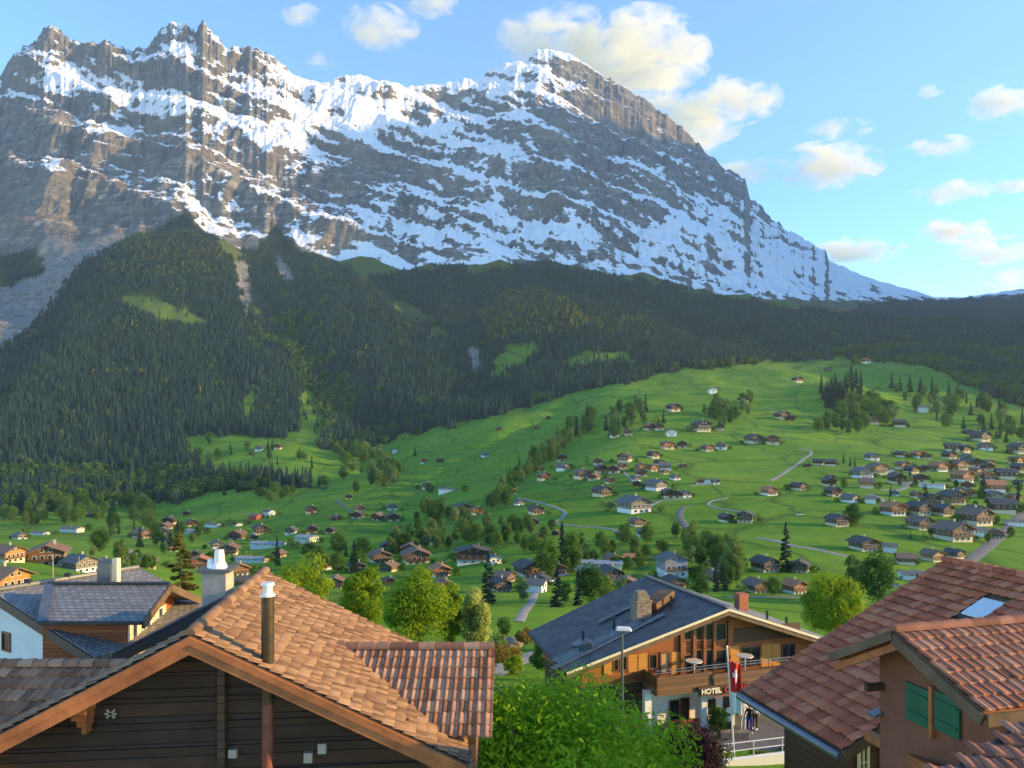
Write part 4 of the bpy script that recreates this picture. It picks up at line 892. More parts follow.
# sign
sO = hp(0, 0, sw - bx - .14); s0 = (raywall(sO, nh, 701, 692) - sO).dot(ph)
zc = raywall(sO, nh, 701, 692).z
sg = MB(); sg.hexa([sO + ph * (s0 - .15) + UP * (zc - .28), sO + ph * (s0 + 3.2) + UP * (zc - .28), sO + ph * (s0 + 3.2) + rh * .06 + UP * (zc - .28), sO + ph * (s0 - .15) + rh * .06 + UP * (zc - .28), sO + ph * (s0 - .15) + UP * (zc + .3), sO + ph * (s0 + 3.2) + UP * (zc + .3), sO + ph * (s0 + 3.2) + rh * .06 + UP * (zc + .3), sO + ph * (s0 - .15) + rh * .06 + UP * (zc + .3)])
so_ = sg.build('sign_board', M['dark_timber'], ht)
def word(txt, s, size, mt, nm):
    cu = bpy.data.curves.new(nm, 'FONT'); cu.body = txt; cu.size = size; cu.extrude = .03; cu.offset = .012
    o = bpy.data.objects.new(nm, cu); COL.objects.link(o); bpy.context.view_layer.update()
    me = bpy.data.meshes.new_from_object(o.evaluated_get(bpy.context.evaluated_depsgraph_get())); bpy.data.objects.remove(o)
    o = bpy.data.objects.new(nm, me); COL.objects.link(o); me.materials.clear(); me.materials.append(mt)
    R = Matrix((ph, UP, nh)).transposed().to_4x4(); p = sO + ph * s + UP * (zc - size * .34) + nh * .04
    me.transform(Matrix.Translation(p) @ R); o.parent = ht; o.matrix_parent_inverse = Matrix.Translation(-ht.location); return o, max(v.co.dot(ph) for v in me.vertices) - sO.dot(ph)
M['letter_cream'] = plain('cream_letters', (.80, .76, .60), .5, 0, .05); M['letter_red'] = plain('red_letters', (.55, .03, .02), .5, 0, .05)
_, e_ = word('HOTEL', s0, .42, M['letter_cream'], 'sign_lettering')
word('CABANA', e_ + .22, .42, M['letter_red'], 'sign_lettering')
# things on the balcony
for px, py, lb in ((694, 668, 'white round table standing on the hotel balcony before the tall windows'), (745, 665, 'white round table standing on the hotel balcony before the glass door')):
    q = raywall(hp(0, 0, sw - .8), nh, px, py); t = empty('table', (q.x, q.y, z1 + .0), lb, 'table')
    zt_ = z1 + 1.15
    MB().tube((q.x, q.y, zt_), (q.x, q.y, zt_ + .05), .5, n=24).build('tabletop', M['white_metal'], t); MB().tube((q.x, q.y, z1), (q.x, q.y, zt_), .045, n=12).build('leg', M['white_metal'], t)
# ---- forecourt road, railing, wall
rd_ = MB(); x0_, x1_ = 7, 26
gy = np.linspace(39.5, 50, 8); gx_ = np.linspace(x0_, x1_, 12); X_, Y_ = np.meshgrid(gx_, gy)
ro = grid_mesh('road', X_, Y_, np.maximum(ground(X_, Y_), -17.85) * 0 - 17.80, {}); ro.data.materials.append(M['asphalt']); tag(ro, kind='structure')
rw = empty('railing', (14, 40, -18), 'white metal railing on a pale wall along the hotel forecourt', 'railing')
MB().beam(Vector((10.9, 39.5, -17.5)), Vector((17.5, 41.3, -17.5)), .3, 1.1).build('wall', M['render_white'], rw)
r_ = MB()
for zz in (-16.95, -16.55, -16.15): r_.tube((10.9, 39.5, zz), (17.5, 41.3, zz), .025, n=8)
r_.build('rail', M['white_metal'], rw)
for k in range(5): p_ = Vector((10.9, 39.5, -17)).lerp(Vector((17.5, 41.3, -17)), k / 4); MB().tube(p_, (p_.x, p_.y, -16.12), .03, n=8).build('post', M['white_metal'], rw)
# flagpole
q = at(735, 748, 40.5); tp = at(727, 647, 40.5)
fp_ = empty('flagpole', (q.x, q.y, -17.9), 'slim white flagpole with limp red and white flag before the hotel', 'flagpole')
MB().tube((q.x, q.y, -17.9), (tp.x, q.y, tp.z), .055, .035, 12).build('pole', M['white_metal'], fp_)
MB().tube((tp.x, q.y, tp.z), (tp.x, q.y, tp.z + .08), .06, .02, 12).build('finial', M['white_metal'], fp_)
m, nt, b = mat('flag_cloth'); oc = N(nt, 'ShaderNodeUVMap').outputs[0]
sx = N(nt, 'ShaderNodeSeparateXYZ'); L(nt, oc, sx.inputs[0])
def band(v, lo, hi): return math_(nt, 'MULTIPLY', math_(nt, 'GREATER_THAN', v, lo), math_(nt, 'LESS_THAN', v, hi))
u_, v_ = sx.outputs[0], sx.outputs[1]
cross = math_(nt, 'MAXIMUM', math_(nt, 'MULTIPLY', band(u_, .42, .58), band(v_, .62, .88)), math_(nt, 'MULTIPLY', band(u_, .25, .75), band(v_, .71, .79)))
white = math_(nt, 'MAXIMUM', cross, math_(nt, 'LESS_THAN', v_, .42))
L(nt, mixc(nt, white, (.55, .02, .02), (.75, .74, .72)), b.inputs['Base Color']); b.inputs['Roughness'].default_value = .9
nv, nu = 40, 16; f0 = at(727, 660, 40.5); f1 = at(737, 714, 40.5)
bm = bmesh.new(); uvl = bm.loops.layers.uv.new('UVMap'); g = []
for j in range(nv + 1):
    t = j / nv; row = []
    for i in range(nu + 1):
        s = i / nu; wdt = .62 * (1 - .25 * t); row.append(bm.verts.new((f0.x + .10 + t * .18 + s * wdt, f0.y - .05 + .11 * math.sin(s * 9 + t * 3) * (.3 + s), f0.z + (f1.z - f0.z) * t - .25 * s * (1 - t))))
    g.append(row)
for j in range(nv):
    for i in range(nu):
        f = bm.faces.new((g[j][i], g[j][i + 1], g[j + 1][i + 1], g[j + 1][i])); f.smooth = True
        for l, (a_, b_) in zip(f.loops, ((j, i), (j, i + 1), (j + 1, i + 1), (j + 1, i))): l[uvl].uv = (b_ / nu, 1 - a_ / nv)
me = bpy.data.meshes.new('flag'); bm.to_mesh(me); bm.free(); me.materials.append(m); o = bpy.data.objects.new('flag', me); COL.objects.link(o); o.parent = fp_; o.matrix_parent_inverse = Matrix.Translation(-fp_.location)
sd_ = o.modifiers.new('t', 'SOLIDIFY'); sd_.thickness = .01
# street lamp
q = at(623, 705, 38); tz = at(622, 633, 38).z
sl_ = empty('street_lamp', (q.x, q.y, -18), 'grey street lamp with flat head in front of the hotel', 'street lamp')
MB().tube((q.x, q.y, -18.2), (q.x - .05, q.y, tz), .085, .055, 14).build('pole', M['zinc'], sl_)
MB().tube((q.x - .05, q.y, tz), (q.x + .15, q.y - .1, tz + .22), .045, n=10).build('arm', M['zinc'], sl_)
MB().hexa([Vector((q.x - .38, q.y - .25, tz + .16)), Vector((q.x + .42, q.y - .25, tz + .12)), Vector((q.x + .42, q.y + .1, tz + .12)), Vector((q.x - .38, q.y + .1, tz + .16)), Vector((q.x - .3, q.y - .2, tz + .34)), Vector((q.x + .34, q.y - .2, tz + .3)), Vector((q.x + .34, q.y + .06, tz + .3)), Vector((q.x - .3, q.y + .06, tz + .34))]).build('lamp_head', M['white_metal'], sl_, .03)
# notice stand beside the entrance
q = at(728, 728, 45.5); q.z = -17.8; ns = empty('notice_stand', q, 'black notice stand with two round dials beside the hotel entrance', 'sign')
MB().box((q.x, q.y, q.z + 1.0), (.55, .2, 2.0)).build('board', M['black'], ns)
for dz in (.75, 1.25): MB().tube((q.x, q.y - .1, q.z + dz), (q.x, q.y - .13, q.z + dz), .17, n=20).tube((q.x, q.y - .13, q.z + dz), (q.x, q.y - .135, q.z + dz), .10, n=16).build('dial', M['white_metal'], ns)
tr = MB(); q2 = at(734, 730, 44.5); tr.box((q2.x, 44.5, -17.6), (1.7, .5, .4)); tro = tr.build('flower_trough', M['stone'], None, .03); tag(tro, 'long rough stone flower trough beside the hotel entrance', 'trough')

# ---- people
def person(px, py, Y, h, label, top, legs, hair, skin, rz, bag=None, arm_out=.12, hold=0):
    foot = at(px, py, Y); foot.z = -17.8
    k = h / 1.75
    V = [(0, 0, .98), (0, .0, 1.18), (0, .01, 1.38), (0, .0, 1.50), (0, .0, 1.56), (0, -.01, 1.66), (0, -.01, 1.74)]
    R = [.155, .135, .165, .085, .055, .092, .07]
    E_ = [(0, 1), (1, 2), (2, 3), (3, 4), (4, 5), (5, 6)]
    def add(v, r, p): V.append(v); R.append(r); E_.append((p, len(V) - 1)); return len(V) - 1
    for s in (-1, 1):
        i = add((s * .10, 0, .90), .10, 0); i = add((s * .11, -.02 * s, .50), .062, i); i = add((s * .115, .02, .09), .042, i); i = add((s * .125, -.06, .04), .04, i); add((s * .13, -.16, .03), .033, i)
        i = add((s * .17, 0, 1.43), .062, 3); i = add((s * (.20 + arm_out * .5), -.02, 1.17), .045, i); i = add((s * (.20 + arm_out), -.10 - hold * .1, .95 + hold * .12), .034, i); add((s * (.20 + arm_out), -.14 - hold * .1, .86 + hold * .14), .036, i)
    me = bpy.data.meshes.new('person'); me.from_pydata([Vector(v) * k for v in V], E_, []); me.update()
    o = bpy.data.objects.new('person', me); COL.objects.link(o); o.location = foot; o.rotation_euler.z = rz
    md = o.modifiers.new('s', 'SKIN'); 
    for sv, r in zip(me.skin_vertices[0].data, R): sv.radius = (r * k, r * k * (.72 if r > .12 else 1))
    me.skin_vertices[0].data[0].use_root = True
    o.modifiers.new('u', 'SUBSURF').levels = 2; o.modifiers['u'].render_levels = 2
    bpy.context.view_layer.update(); dg = bpy.context.evaluated_depsgraph_get(); me2 = bpy.data.meshes.new_from_object(o.evaluated_get(dg)); o.modifiers.clear(); o.data = me2; me2.name = 'person'
    me2.materials.clear()
    for mt in (skin, top, legs): me2.materials.append(mt)
    for f in me2.polygons:
        z = f.center.z / k; x = abs(f.center.x) / k; f.use_smooth = True
        f.material_index = 0 if z > 1.50 else (2 if z < .98 and x < .24 else (1 if z > 1.02 or x < .2 else (0 if z < 1.0 else 1)))
    hm = MB(); bmesh.ops.create_uvsphere(hm.bm, u_segments=16, v_segments=10, radius=.112 * k)
    for v in hm.bm.verts: v.co = Vector((v.co.x * .95, v.co.y * 1.02 + .022, v.co.z * 1.05 + 1.685 * k)); 
    for v in list(hm.bm.verts):
        if v.co.y < -.03 and v.co.z < 1.71 * k: v.co.y = -.02
    ho = hm.build('hair', hair, None); ho.parent = o
    sh = MB()
    for s in (-1, 1): sh.box((s * .125 * k, -.07, .03), (.09, .26, .07))
    so2 = sh.build('shoes', M['frame_white'], None, .02); so2.parent = o
    if bag: bo = MB().box((.0, .17 * k, 1.2 * k), (.3, .14, .42)).build('jacket_hood', bag, None, .04); bo.parent = o
    tag(o, label, 'person'); return o
skin = plain('skin', (.45, .26, .18), .6, 0, .1); hd = plain('dark_hair', (.02, .014, .01), .6, 0, .3); hg = plain('grey_hair', (.22, .2, .18), .6, 0, .3)
tw = plain('white_stripe_cloth', (.45, .48, .55), .9, 0, .2); tb = plain('navy_cloth', (.02, .03, .12), .9, 0, .2); bl = plain('royal_blue_cloth', (.02, .04, .35), .9, 0, .2); wt = plain('white_cloth', (.7, .7, .7), .9, 0, .1)
person(743, 727, 45.6, 1.78, 'person in pale top and white trousers under the roof edge', tw, wt, hg, skin, .25)
person(749.5, 729, 45.2, 1.66, 'person in dark top and bright blue trousers with white shoes', M['black'], bl, hd, skin, -.3, hold=1)
person(755, 728, 45.8, 1.74, 'person in pale jacket standing behind the one in blue', wt, M['black'], hd, skin, -.8)

# ================================================================== right-hand house with red tiles
R1 = at(945, 562, 23.9); P_ = at(742, 692, 22); P_.z = -7.5
d_ = Vector((.27, -.963, 0)).normalized(); e_r = Vector((.963, .27, 0)).normalized()
R0 = P_ + e_r * 7.14 + UP * 3.4                                  # ridge start, square above the eave
rhs = empty('house', (12, 17, -13), 'large red-brown tiled chalet with skylight and a gabled dormer with green shutters', 'house')
ev4 = (P_ - R0).normalized(); LV = (P_ - R0).length
MB().slab([R0, R0 + d_ * 13, P_ + d_ * 13, P_], .14).build('roof_deck', M['fascia_dark'], rhs) if False else None
q1 = P_ + d_ * 4.2; q2 = R0.lerp(P_, .62) + d_ * 4.2
MB().slab([R0, R0 + d_ * 4.2, P_ + d_ * 4.2, P_], .12).slab([R0 + d_ * 4.2, R0 + d_ * 13, R0.lerp(P_, .60) + d_ * 13, R0.lerp(P_, .60) + d_ * 4.2], .12).build('roof_deck', M['fascia_dark'], rhs)
sk = at(982, 612, 19)
def on_main(px, py):
    n_ = d_.cross(ev4).normalized(); d = Vector(((px - CX) / F, 1, (HY - py) / F)); return d * (R0.dot(n_) / d.dot(n_))
skc = on_main(982, 612); su, sv = (skc - R0).dot(d_), (skc - R0).dot(ev4)
tiled('roof_tiles', R0 + UP * .02, d_, ev4, [(0, 0), (13, 0), (13, LV * .60), (4.2, LV * .60), (4.2, LV), (0, LV)], M['tile_red'], rhs, .25, .36, .035, .085, .005, 21, holes=[[(su - .45, sv - .6), (su + .45, sv - .6), (su + .45, sv + .55), (su - .45, sv + .55)]])
ridge_caps('ridge_tiles', R0 + UP * .08, R0 + d_ * 13 + UP * .08, M['tile_red'], rhs, .36, .14)
MB().slab([R0, R0 + e_r * 6 - UP * 2.9, R0 + e_r * 6 - UP * 2.9 + d_ * 13, R0 + d_ * 13], .12).build('rear_roof', M['tile_red'], rhs)
MB().beam(R0 - d_ * .05 - UP * .12, P_ - d_ * .05 - UP * .12, .08, .26).build('verge_board', M['fascia_dark'], rhs)
MB().beam(P_ + d_ * 4.24 - UP * .12, R0.lerp(P_, .45) + d_ * 4.24 - UP * .12, .08, .24).build('verge_board', M['fascia_dark'], rhs)
MB().tube(P_ - e_r * .1 - UP * .1, P_ - e_r * .1 + d_ * 4.25 - UP * .1, .10, n=14).build('gutter', M['zinc'], rhs)
MB().slab([q_ + UP * .05 for q_ in (R0 + d_ * (su - .42) + ev4 * (sv - .55), R0 + d_ * (su + .42) + ev4 * (sv - .55), R0 + d_ * (su + .42) + ev4 * (sv + .5), R0 + d_ * (su - .42) + ev4 * (sv + .5))], .1).build('skylight_frame', M['dark_metal'], rhs)
M['sky_glass'] = plain('pale_skylight_glass', (.6, .64, .68), .35, 0, .05)
MB().slab([q_ + UP * .10 for q_ in (R0 + d_ * (su - .34) + ev4 * (sv - .46), R0 + d_ * (su + .34) + ev4 * (sv - .46), R0 + d_ * (su + .34) + ev4 * (sv + .38), R0 + d_ * (su - .34) + ev4 * (sv + .38))], .04).build('skylight_pane', M['sky_glass'], rhs)
# walls under the main roof
def rp(u, w, z): q = P_ + d_ * u + e_r * w; return Vector((q.x, q.y, z))
MB().poly([rp(.7, .9, -13), rp(3.4, .9, -13), rp(3.4, .9, P_.z + .25), rp(.7, .9, P_.z + .25)], 5.6, e_r).build('wall', M['dark_timber'], rhs)
# dormer
V0 = at(895, 632, 14); er = Vector((.9705, .241, 0)); dg_ = Vector((.241, -.9705, 0))
pr_, pl_ = 1.95, 1.75; tpd = .44
ER = V0 + dg_ * pr_ - UP * pr_ * .40; EL = V0 - dg_ * pl_ - UP * pl_ * .52
kd = math.hypot(1, .40)
MB().slab([V0, V0 + er * 6, ER + er * 6, ER], .12).slab([V0, EL, EL + er * 5, V0 + er * 5], .12).build('dormer_roof_deck', M['fascia'], rhs)
tiled('dormer_roof_tiles', V0 + UP * .02, er, (ER - V0).normalized(), [(0, 0), (6, 0), (6, pr_ * kd), (0, pr_ * kd)], M['tile_orange'], rhs, .20, .30, .035, .04, .006, 31)
tiled('dormer_roof_tiles', V0 + UP * .02, er, (EL - V0).normalized(), [(0, 0), (5, 0), (5, (EL - V0).length), (0, (EL - V0).length)], M['tile_orange'], rhs, .20, .30, .035, .04, .006, 32)
ridge_caps('ridge_tiles', V0 + UP * .07, V0 + er * 6 + UP * .07, M['tile_orange'], rhs, .30, .11)
MB().beam(V0 - er * .04 - UP * .12, ER - er * .04 - UP * .12, .06, .2).beam(V0 - er * .06 - UP * .05, EL - er * .06 - UP * .05, .06, .16).build('dormer_verge', M['fascia_dark'], rhs)
MB().beam(V0 + er * .05 - UP * .26, EL + er * .05 - UP * .26, .06, .13).build('dormer_verge_trim', M['fascia'], rhs)
MB().beam(ER + dg_ * .05 - UP * .1, ER + er * 5 + dg_ * .05 - UP * .1, .05, .2).build('dormer_eave_board', M['fascia_dark'], rhs)
wo = V0 + er * .62
def dw(s, z, a=0): q = wo + dg_ * s + er * a; return Vector((q.x, q.y, z))
sb0, sb1 = -1.15, 1.62
MB().poly([dw(sb0, -8.6), dw(sb1, -8.6), dw(sb1, V0.z - sb1 * .40 - .14), dw(0, V0.z - .14), dw(sb0, V0.z + sb0 * .52 - .14)], 4.5, er).build('dormer_wall', M['brown_render'], rhs)
Ow = Vector((wo.x, wo.y, 0)); nn_ = -er
for (x0, x1, ya, yb) in ((908, 932, 683, 728), (936.5, 962, 692, 738)):
    a_ = raywall(Ow, nn_, x0, (ya + yb) / 2); b_ = raywall(Ow, nn_, x1, (ya + yb) / 2); s0, s1 = (a_ - Ow).dot(dg_), (b_ - Ow).dot(dg_)
    zt1 = raywall(Ow, nn_, (x0 + x1) / 2, ya + 3).z; zb1 = raywall(Ow, nn_, (x0 + x1) / 2, yb - 4).z
    panel(rhs, Ow, dg_, s0, s1, zb1, zt1, nn_, 'green_paint', .06, 'green_shutter')
    for t_ in (.22, .74): panel(rhs, Ow, dg_, s0 + (s1 - s0) * .08, s0 + (s1 - s0) * .92, zb1 + (zt1 - zb1) * t_, zb1 + (zt1 - zb1) * t_ + .05, nn_, 'green_paint', .085, 'shutter_batten')
a_ = raywall(Ow, nn_, 934.5, 710); s_ = (a_ - Ow).dot(dg_); panel(rhs, Ow, dg_, s_ - .035, s_ + .035, raywall(Ow, nn_, 934.5, 738).z, raywall(Ow, nn_, 934.5, 686).z, nn_, 'fascia', .10, 'window_mullion')
MB().beam(dw(sb0 + .1, -5.05, -.4), dw(sb0 + .1, -5.05, .1), .1, .14).build('purlin', M['dark_timber'], rhs); MB().beam(dw(.55, -4.25, -.45), dw(.55, -4.25, .1), .12, .16).build('purlin', M['dark_timber'], rhs)
MB().slab([dw(sb0 - .12, -5.62, -.22), dw(sb0 + .12, -5.62, -.22), dw(sb0 + .12, -5.55, .05), dw(sb0 - .12, -5.55, .05)], .04).build('lead_flashing', M['zinc'], rhs)
# lower beam and windows on the gable side below
MB().beam(at(868, 735, 17.2), at(985, 800, 11.5), .16, .2).build('beam', M['fascia'], rhs)
Ox = rp(3.42, 0, 0); 
for (x0, x1) in ((857, 868), (880, 893)):
    a_ = raywall(Ox, d_, x0, 760); b_ = raywall(Ox, d_, x1, 760); s0, s1 = (a_ - Ox).dot(e_r), (b_ - Ox).dot(e_r)
    win(rhs, Vector((Ox.x, Ox.y, 0)), e_r, s0, s1, -9.6, raywall(Ox, d_, x0, 744).z, d_, 'cream_paint', mull=2, bars=3)
# nearest roof corner, bottom right
a1, a2, a3 = at(1026, 718, 11.0), at(938, 776, 10.2), at(1120, 860, 8.2)
nr = empty('house', (9, 9, -12), 'neighbouring roof of red-brown tiles with only its corner in view', 'house')
fu = (a3 - a2); fu.z = 0; fu.normalize(); fv = Vector((fu.y, -fu.x, 0)); fv = -fv if fv.y > 0 else fv
nO = a1
ua = Vector((.93, .37, 0)).normalized(); va = Vector((-.37, -.93, 0)).normalized(); va = Vector((-.30, -.88, -.44)).normalized()
nO = at(1030, 716, 11); e1 = (at(945, 772, 9.6) - nO); 
ux = Vector((.98, -.18, 0)).normalized(); vx = (e1 - ux * e1.dot(ux)).normalized()
Lr = 3.4; u0 = e1.dot(ux)
MB().slab([nO, nO + ux * 5, nO + ux * 5 + vx * Lr, nO + ux * u0 * Lr / e1.dot(vx) + vx * Lr], .12).build('roof_deck', M['fascia_dark'], nr)
tiled('roof_tiles', nO + UP * .02, ux, vx, [(0, 0), (5, 0), (5, Lr), (u0 * Lr / e1.dot(vx), Lr)], M['tile_orange'], nr, .235, .34, .035, .05, .006, 41)
MB().box((nO.x + 2.4, nO.y - 1.2, -9.8), (3.6, 2.2, 7)).build('wall', M['dark_timber'], nr)
# ================================================================== village chalets
def child(mb, name, m, root, mats=None):
    o = mb.build(name, m, None); o.parent = root; return o
M['roof_slate_far'] = plain('grey_roof', (.13, .125, .12), .7, 0, .3, .5); M['roof_dark_far'] = plain('dark_roof', (.065, .062, .06), .7, 0, .3, .5)
M['roof_brown_far'] = plain('brown_roof', (.20, .125, .085), .8, 0, .3, .5); M['roof_orange_far'] = plain('orange_roof', (.42, .17, .075), .8, 0, .2, .5); M['roof_blue_far'] = plain('blue_grey_roof', (.26, .30, .36), .6, .1, .15, .5)
M['pale_green'] = plain('pale_green_render', (.55, .62, .50), .9, 0, .1, .5)
def make_house(k, base, wall, roof, w=10, d=11, hb=2.0, hw=3.5, pitch=.44, bal=True, lod=1, dormer=False, cut=0):
    """gable towards -y; origin at the middle of the ground floor"""
    r = bpy.data.objects.new(k, None); COL.objects.link(r)
    he = hb + hw; ov = 1.7; hr = he + (w / 2) * pitch
    if hb > 0: child(MB().box((0, 0, hb / 2 - 2.5), (w, d, hb + 5)), 'base_wall', base, r)
    child(MB().poly([(-w / 2 - .12, -d / 2 - .1, hb), (w / 2 + .12, -d / 2 - .1, hb), (w / 2 + .12, -d / 2 - .1, he), (0, -d / 2 - .1, hr), (-w / 2 - .12, -d / 2 - .1, he)], d + .2, Vector((0, 1, 0))), 'upper_wall', wall, r)
    t = .28; mbr = MB()
    for s in (-1, 1):
        a = (0, -d / 2 - ov, hr + .3); b = (0, d / 2 + ov * .7, hr + .3); e = s * (w / 2 + ov)
        zb = hr + .3 - (w / 2 + ov) * pitch
        mbr.slab([a, (e, a[1], zb), (e, b[1], zb), b], t)
    child(mbr, 'roof', roof, r)
    ch = child(MB().box((w * .18, d * .12, hr + .1), (.8, .8, 2.0)).box((w * .18, d * .12, hr + 1.15), (1.0, 1.0, .15)), 'chimney', M['concrete'], r)
    def wn(x, z, ww, hh, y=None, side=0):
        y0 = -d / 2 - .12
        if side == 0:
            f = child(MB().box((x, y0 - .04, z), (ww + .24, .08, hh + .24)), 'window', M['frame_white'], r)
            if lod: g_ = child(MB().box((x, y0 - .09, z), (ww, .03, hh)), 'pane', M['glass'], r); g_.parent = f
            else: f.data.materials[0] = M['glass']
        else:
            f = child(MB().box((side * (w / 2 + .16), x, z), (.08, ww + .24, hh + .24)), 'window', M['frame_white'], r)
            if lod: g_ = child(MB().box((side * (w / 2 + .21), x, z), (.03, ww, hh)), 'pane', M['glass'], r); g_.parent = f
            else: f.data.materials[0] = M['glass']
    n = 4 if lod else 2
    if lod:
        for i in range(n): wn((i - (n - 1) / 2) * w * .22, hb + 1.4, 1.1, 1.3)
        for i in range(2): wn((i - .5) * w * .24, hb + hw + .5, 1.0, 1.1)
        if hb > 1.5:
            for i in range(3): wn((i - 1) * w * .28, hb * .5 + .1, 1.2, 1.1)
        for s in (-1, 1):
            for i in range(3): wn((i - 1) * d * .28, hb + 1.6, 1.1, 1.2, side=s)
    else:
        for i in range(2): wn((i - .5) * w * .4, hb + 1.5, 1.4, 1.2)
        if hb > 1.5: wn(0, hb * .5, 2.4, 1.1)
    if bal:
        child(MB().box((0, -d / 2 - .75, hb + .05), (w * .94, 1.2, .16)).box((0, -d / 2 - 1.32, hb + .55), (w * .94, .08, .9)), 'balcony', M['brown_timber'] if wall is not M['brown_timber'] else M['dark_timber'], r)
    if lod: child(MB().box((0, -d / 2 - ov + .05, hr + .02), (.3, .3, .35)), 'ridge_beam', M['brown_timber'], r)
    return r
def make_shed_block(k, wall, roof, w, d, h, pitch=.12):
    return make_house(k, wall, wall, roof, w, d, h * .5, h * .5, pitch, False, 1)
KINDS = {
 'D': ('white base and dark timber upper walls under a dark roof', lambda l: make_house('chalet', M['render_cream'], M['dark_timber'], M['roof_dark_far'], lod=l)),
 'B': ('pale base and brown timber walls under a brown roof', lambda l: make_house('chalet', M['render_cream'], M['brown_timber'], M['roof_brown_far'], 11, 11, lod=l)),
 'O': ('orange timber walls under a brown roof', lambda l: make_house('chalet', M['render_cream'], M['orange_timber'], M['roof_brown_far'], 10, 10, lod=l)),
 'G': ('weathered grey timber walls under a grey roof', lambda l: make_house('chalet', M['render_white'], M['grey_timber'], M['roof_slate_far'], 11, 12, bal=False, lod=l)),
 'W': ('white walls under a grey roof', lambda l: make_house('house', M['render_white'], M['render_white'], M['roof_slate_far'], 10, 10, pitch=.38, bal=False, lod=l)),
 'R': ('red-brown timber walls under an orange tiled roof', lambda l: make_house('chalet', M['render_white'], M['larch'], M['roof_orange_far'], 10, 10, lod=l)),
 'S': ('dark weathered boards under a dark roof', lambda l: make_house('hut', M['dark_timber'], M['dark_timber'], M['roof_dark_far'], 7, 6, .4, 2.6, .4, False, 0)),
 'I': ('long pale walls under a flat blue-grey roof', lambda l: make_shed_block('workshop', M['render_white'], M['roof_blue_far'], 14, 34, 6)),
 'P': ('pale green walls under a flat blue-grey roof', lambda l: make_shed_block('workshop', M['pale_green'], M['roof_blue_far'], 12, 18, 6)),
 'L': ('long white walls under a low grey roof', lambda l: make_shed_block('farm_building', M['render_white'], M['roof_slate_far'], 12, 26, 5, .25)),
 'K': ('bright red walls under a brown roof', lambda l: make_house('barn', M['red_paint'], M['red_paint'], M['roof_brown_far'], 12, 14, 2, 3, .35, False, 1)),
 'U': ('white side walls and a blue-grey four-window gable', lambda l: make_house('guest_house', M['render_white'], M['render_grey'], M['roof_slate_far'], 12, 11, 4.2, 5.4, .40, True, 1)),
 'H': ('dark balconied upper storeys over a white ground floor', lambda l: make_house('guest_house', M['render_white'], M['dark_timber'], M['roof_dark_far'], 20, 14, 3.4, 5.0, .28, True, 1)),
}
CATS = {'D': 'chalet', 'B': 'chalet', 'O': 'chalet', 'G': 'chalet', 'W': 'house', 'R': 'chalet', 'S': 'hut', 'I': 'workshop', 'P': 'workshop', 'L': 'farm building', 'K': 'barn', 'U': 'guest house', 'H': 'guest house'}
HW = {'D': 10, 'B': 11, 'O': 10, 'G': 11, 'W': 10, 'R': 10, 'S': 7, 'I': 14, 'P': 12, 'L': 12, 'K': 12, 'U': 12, 'H': 20}
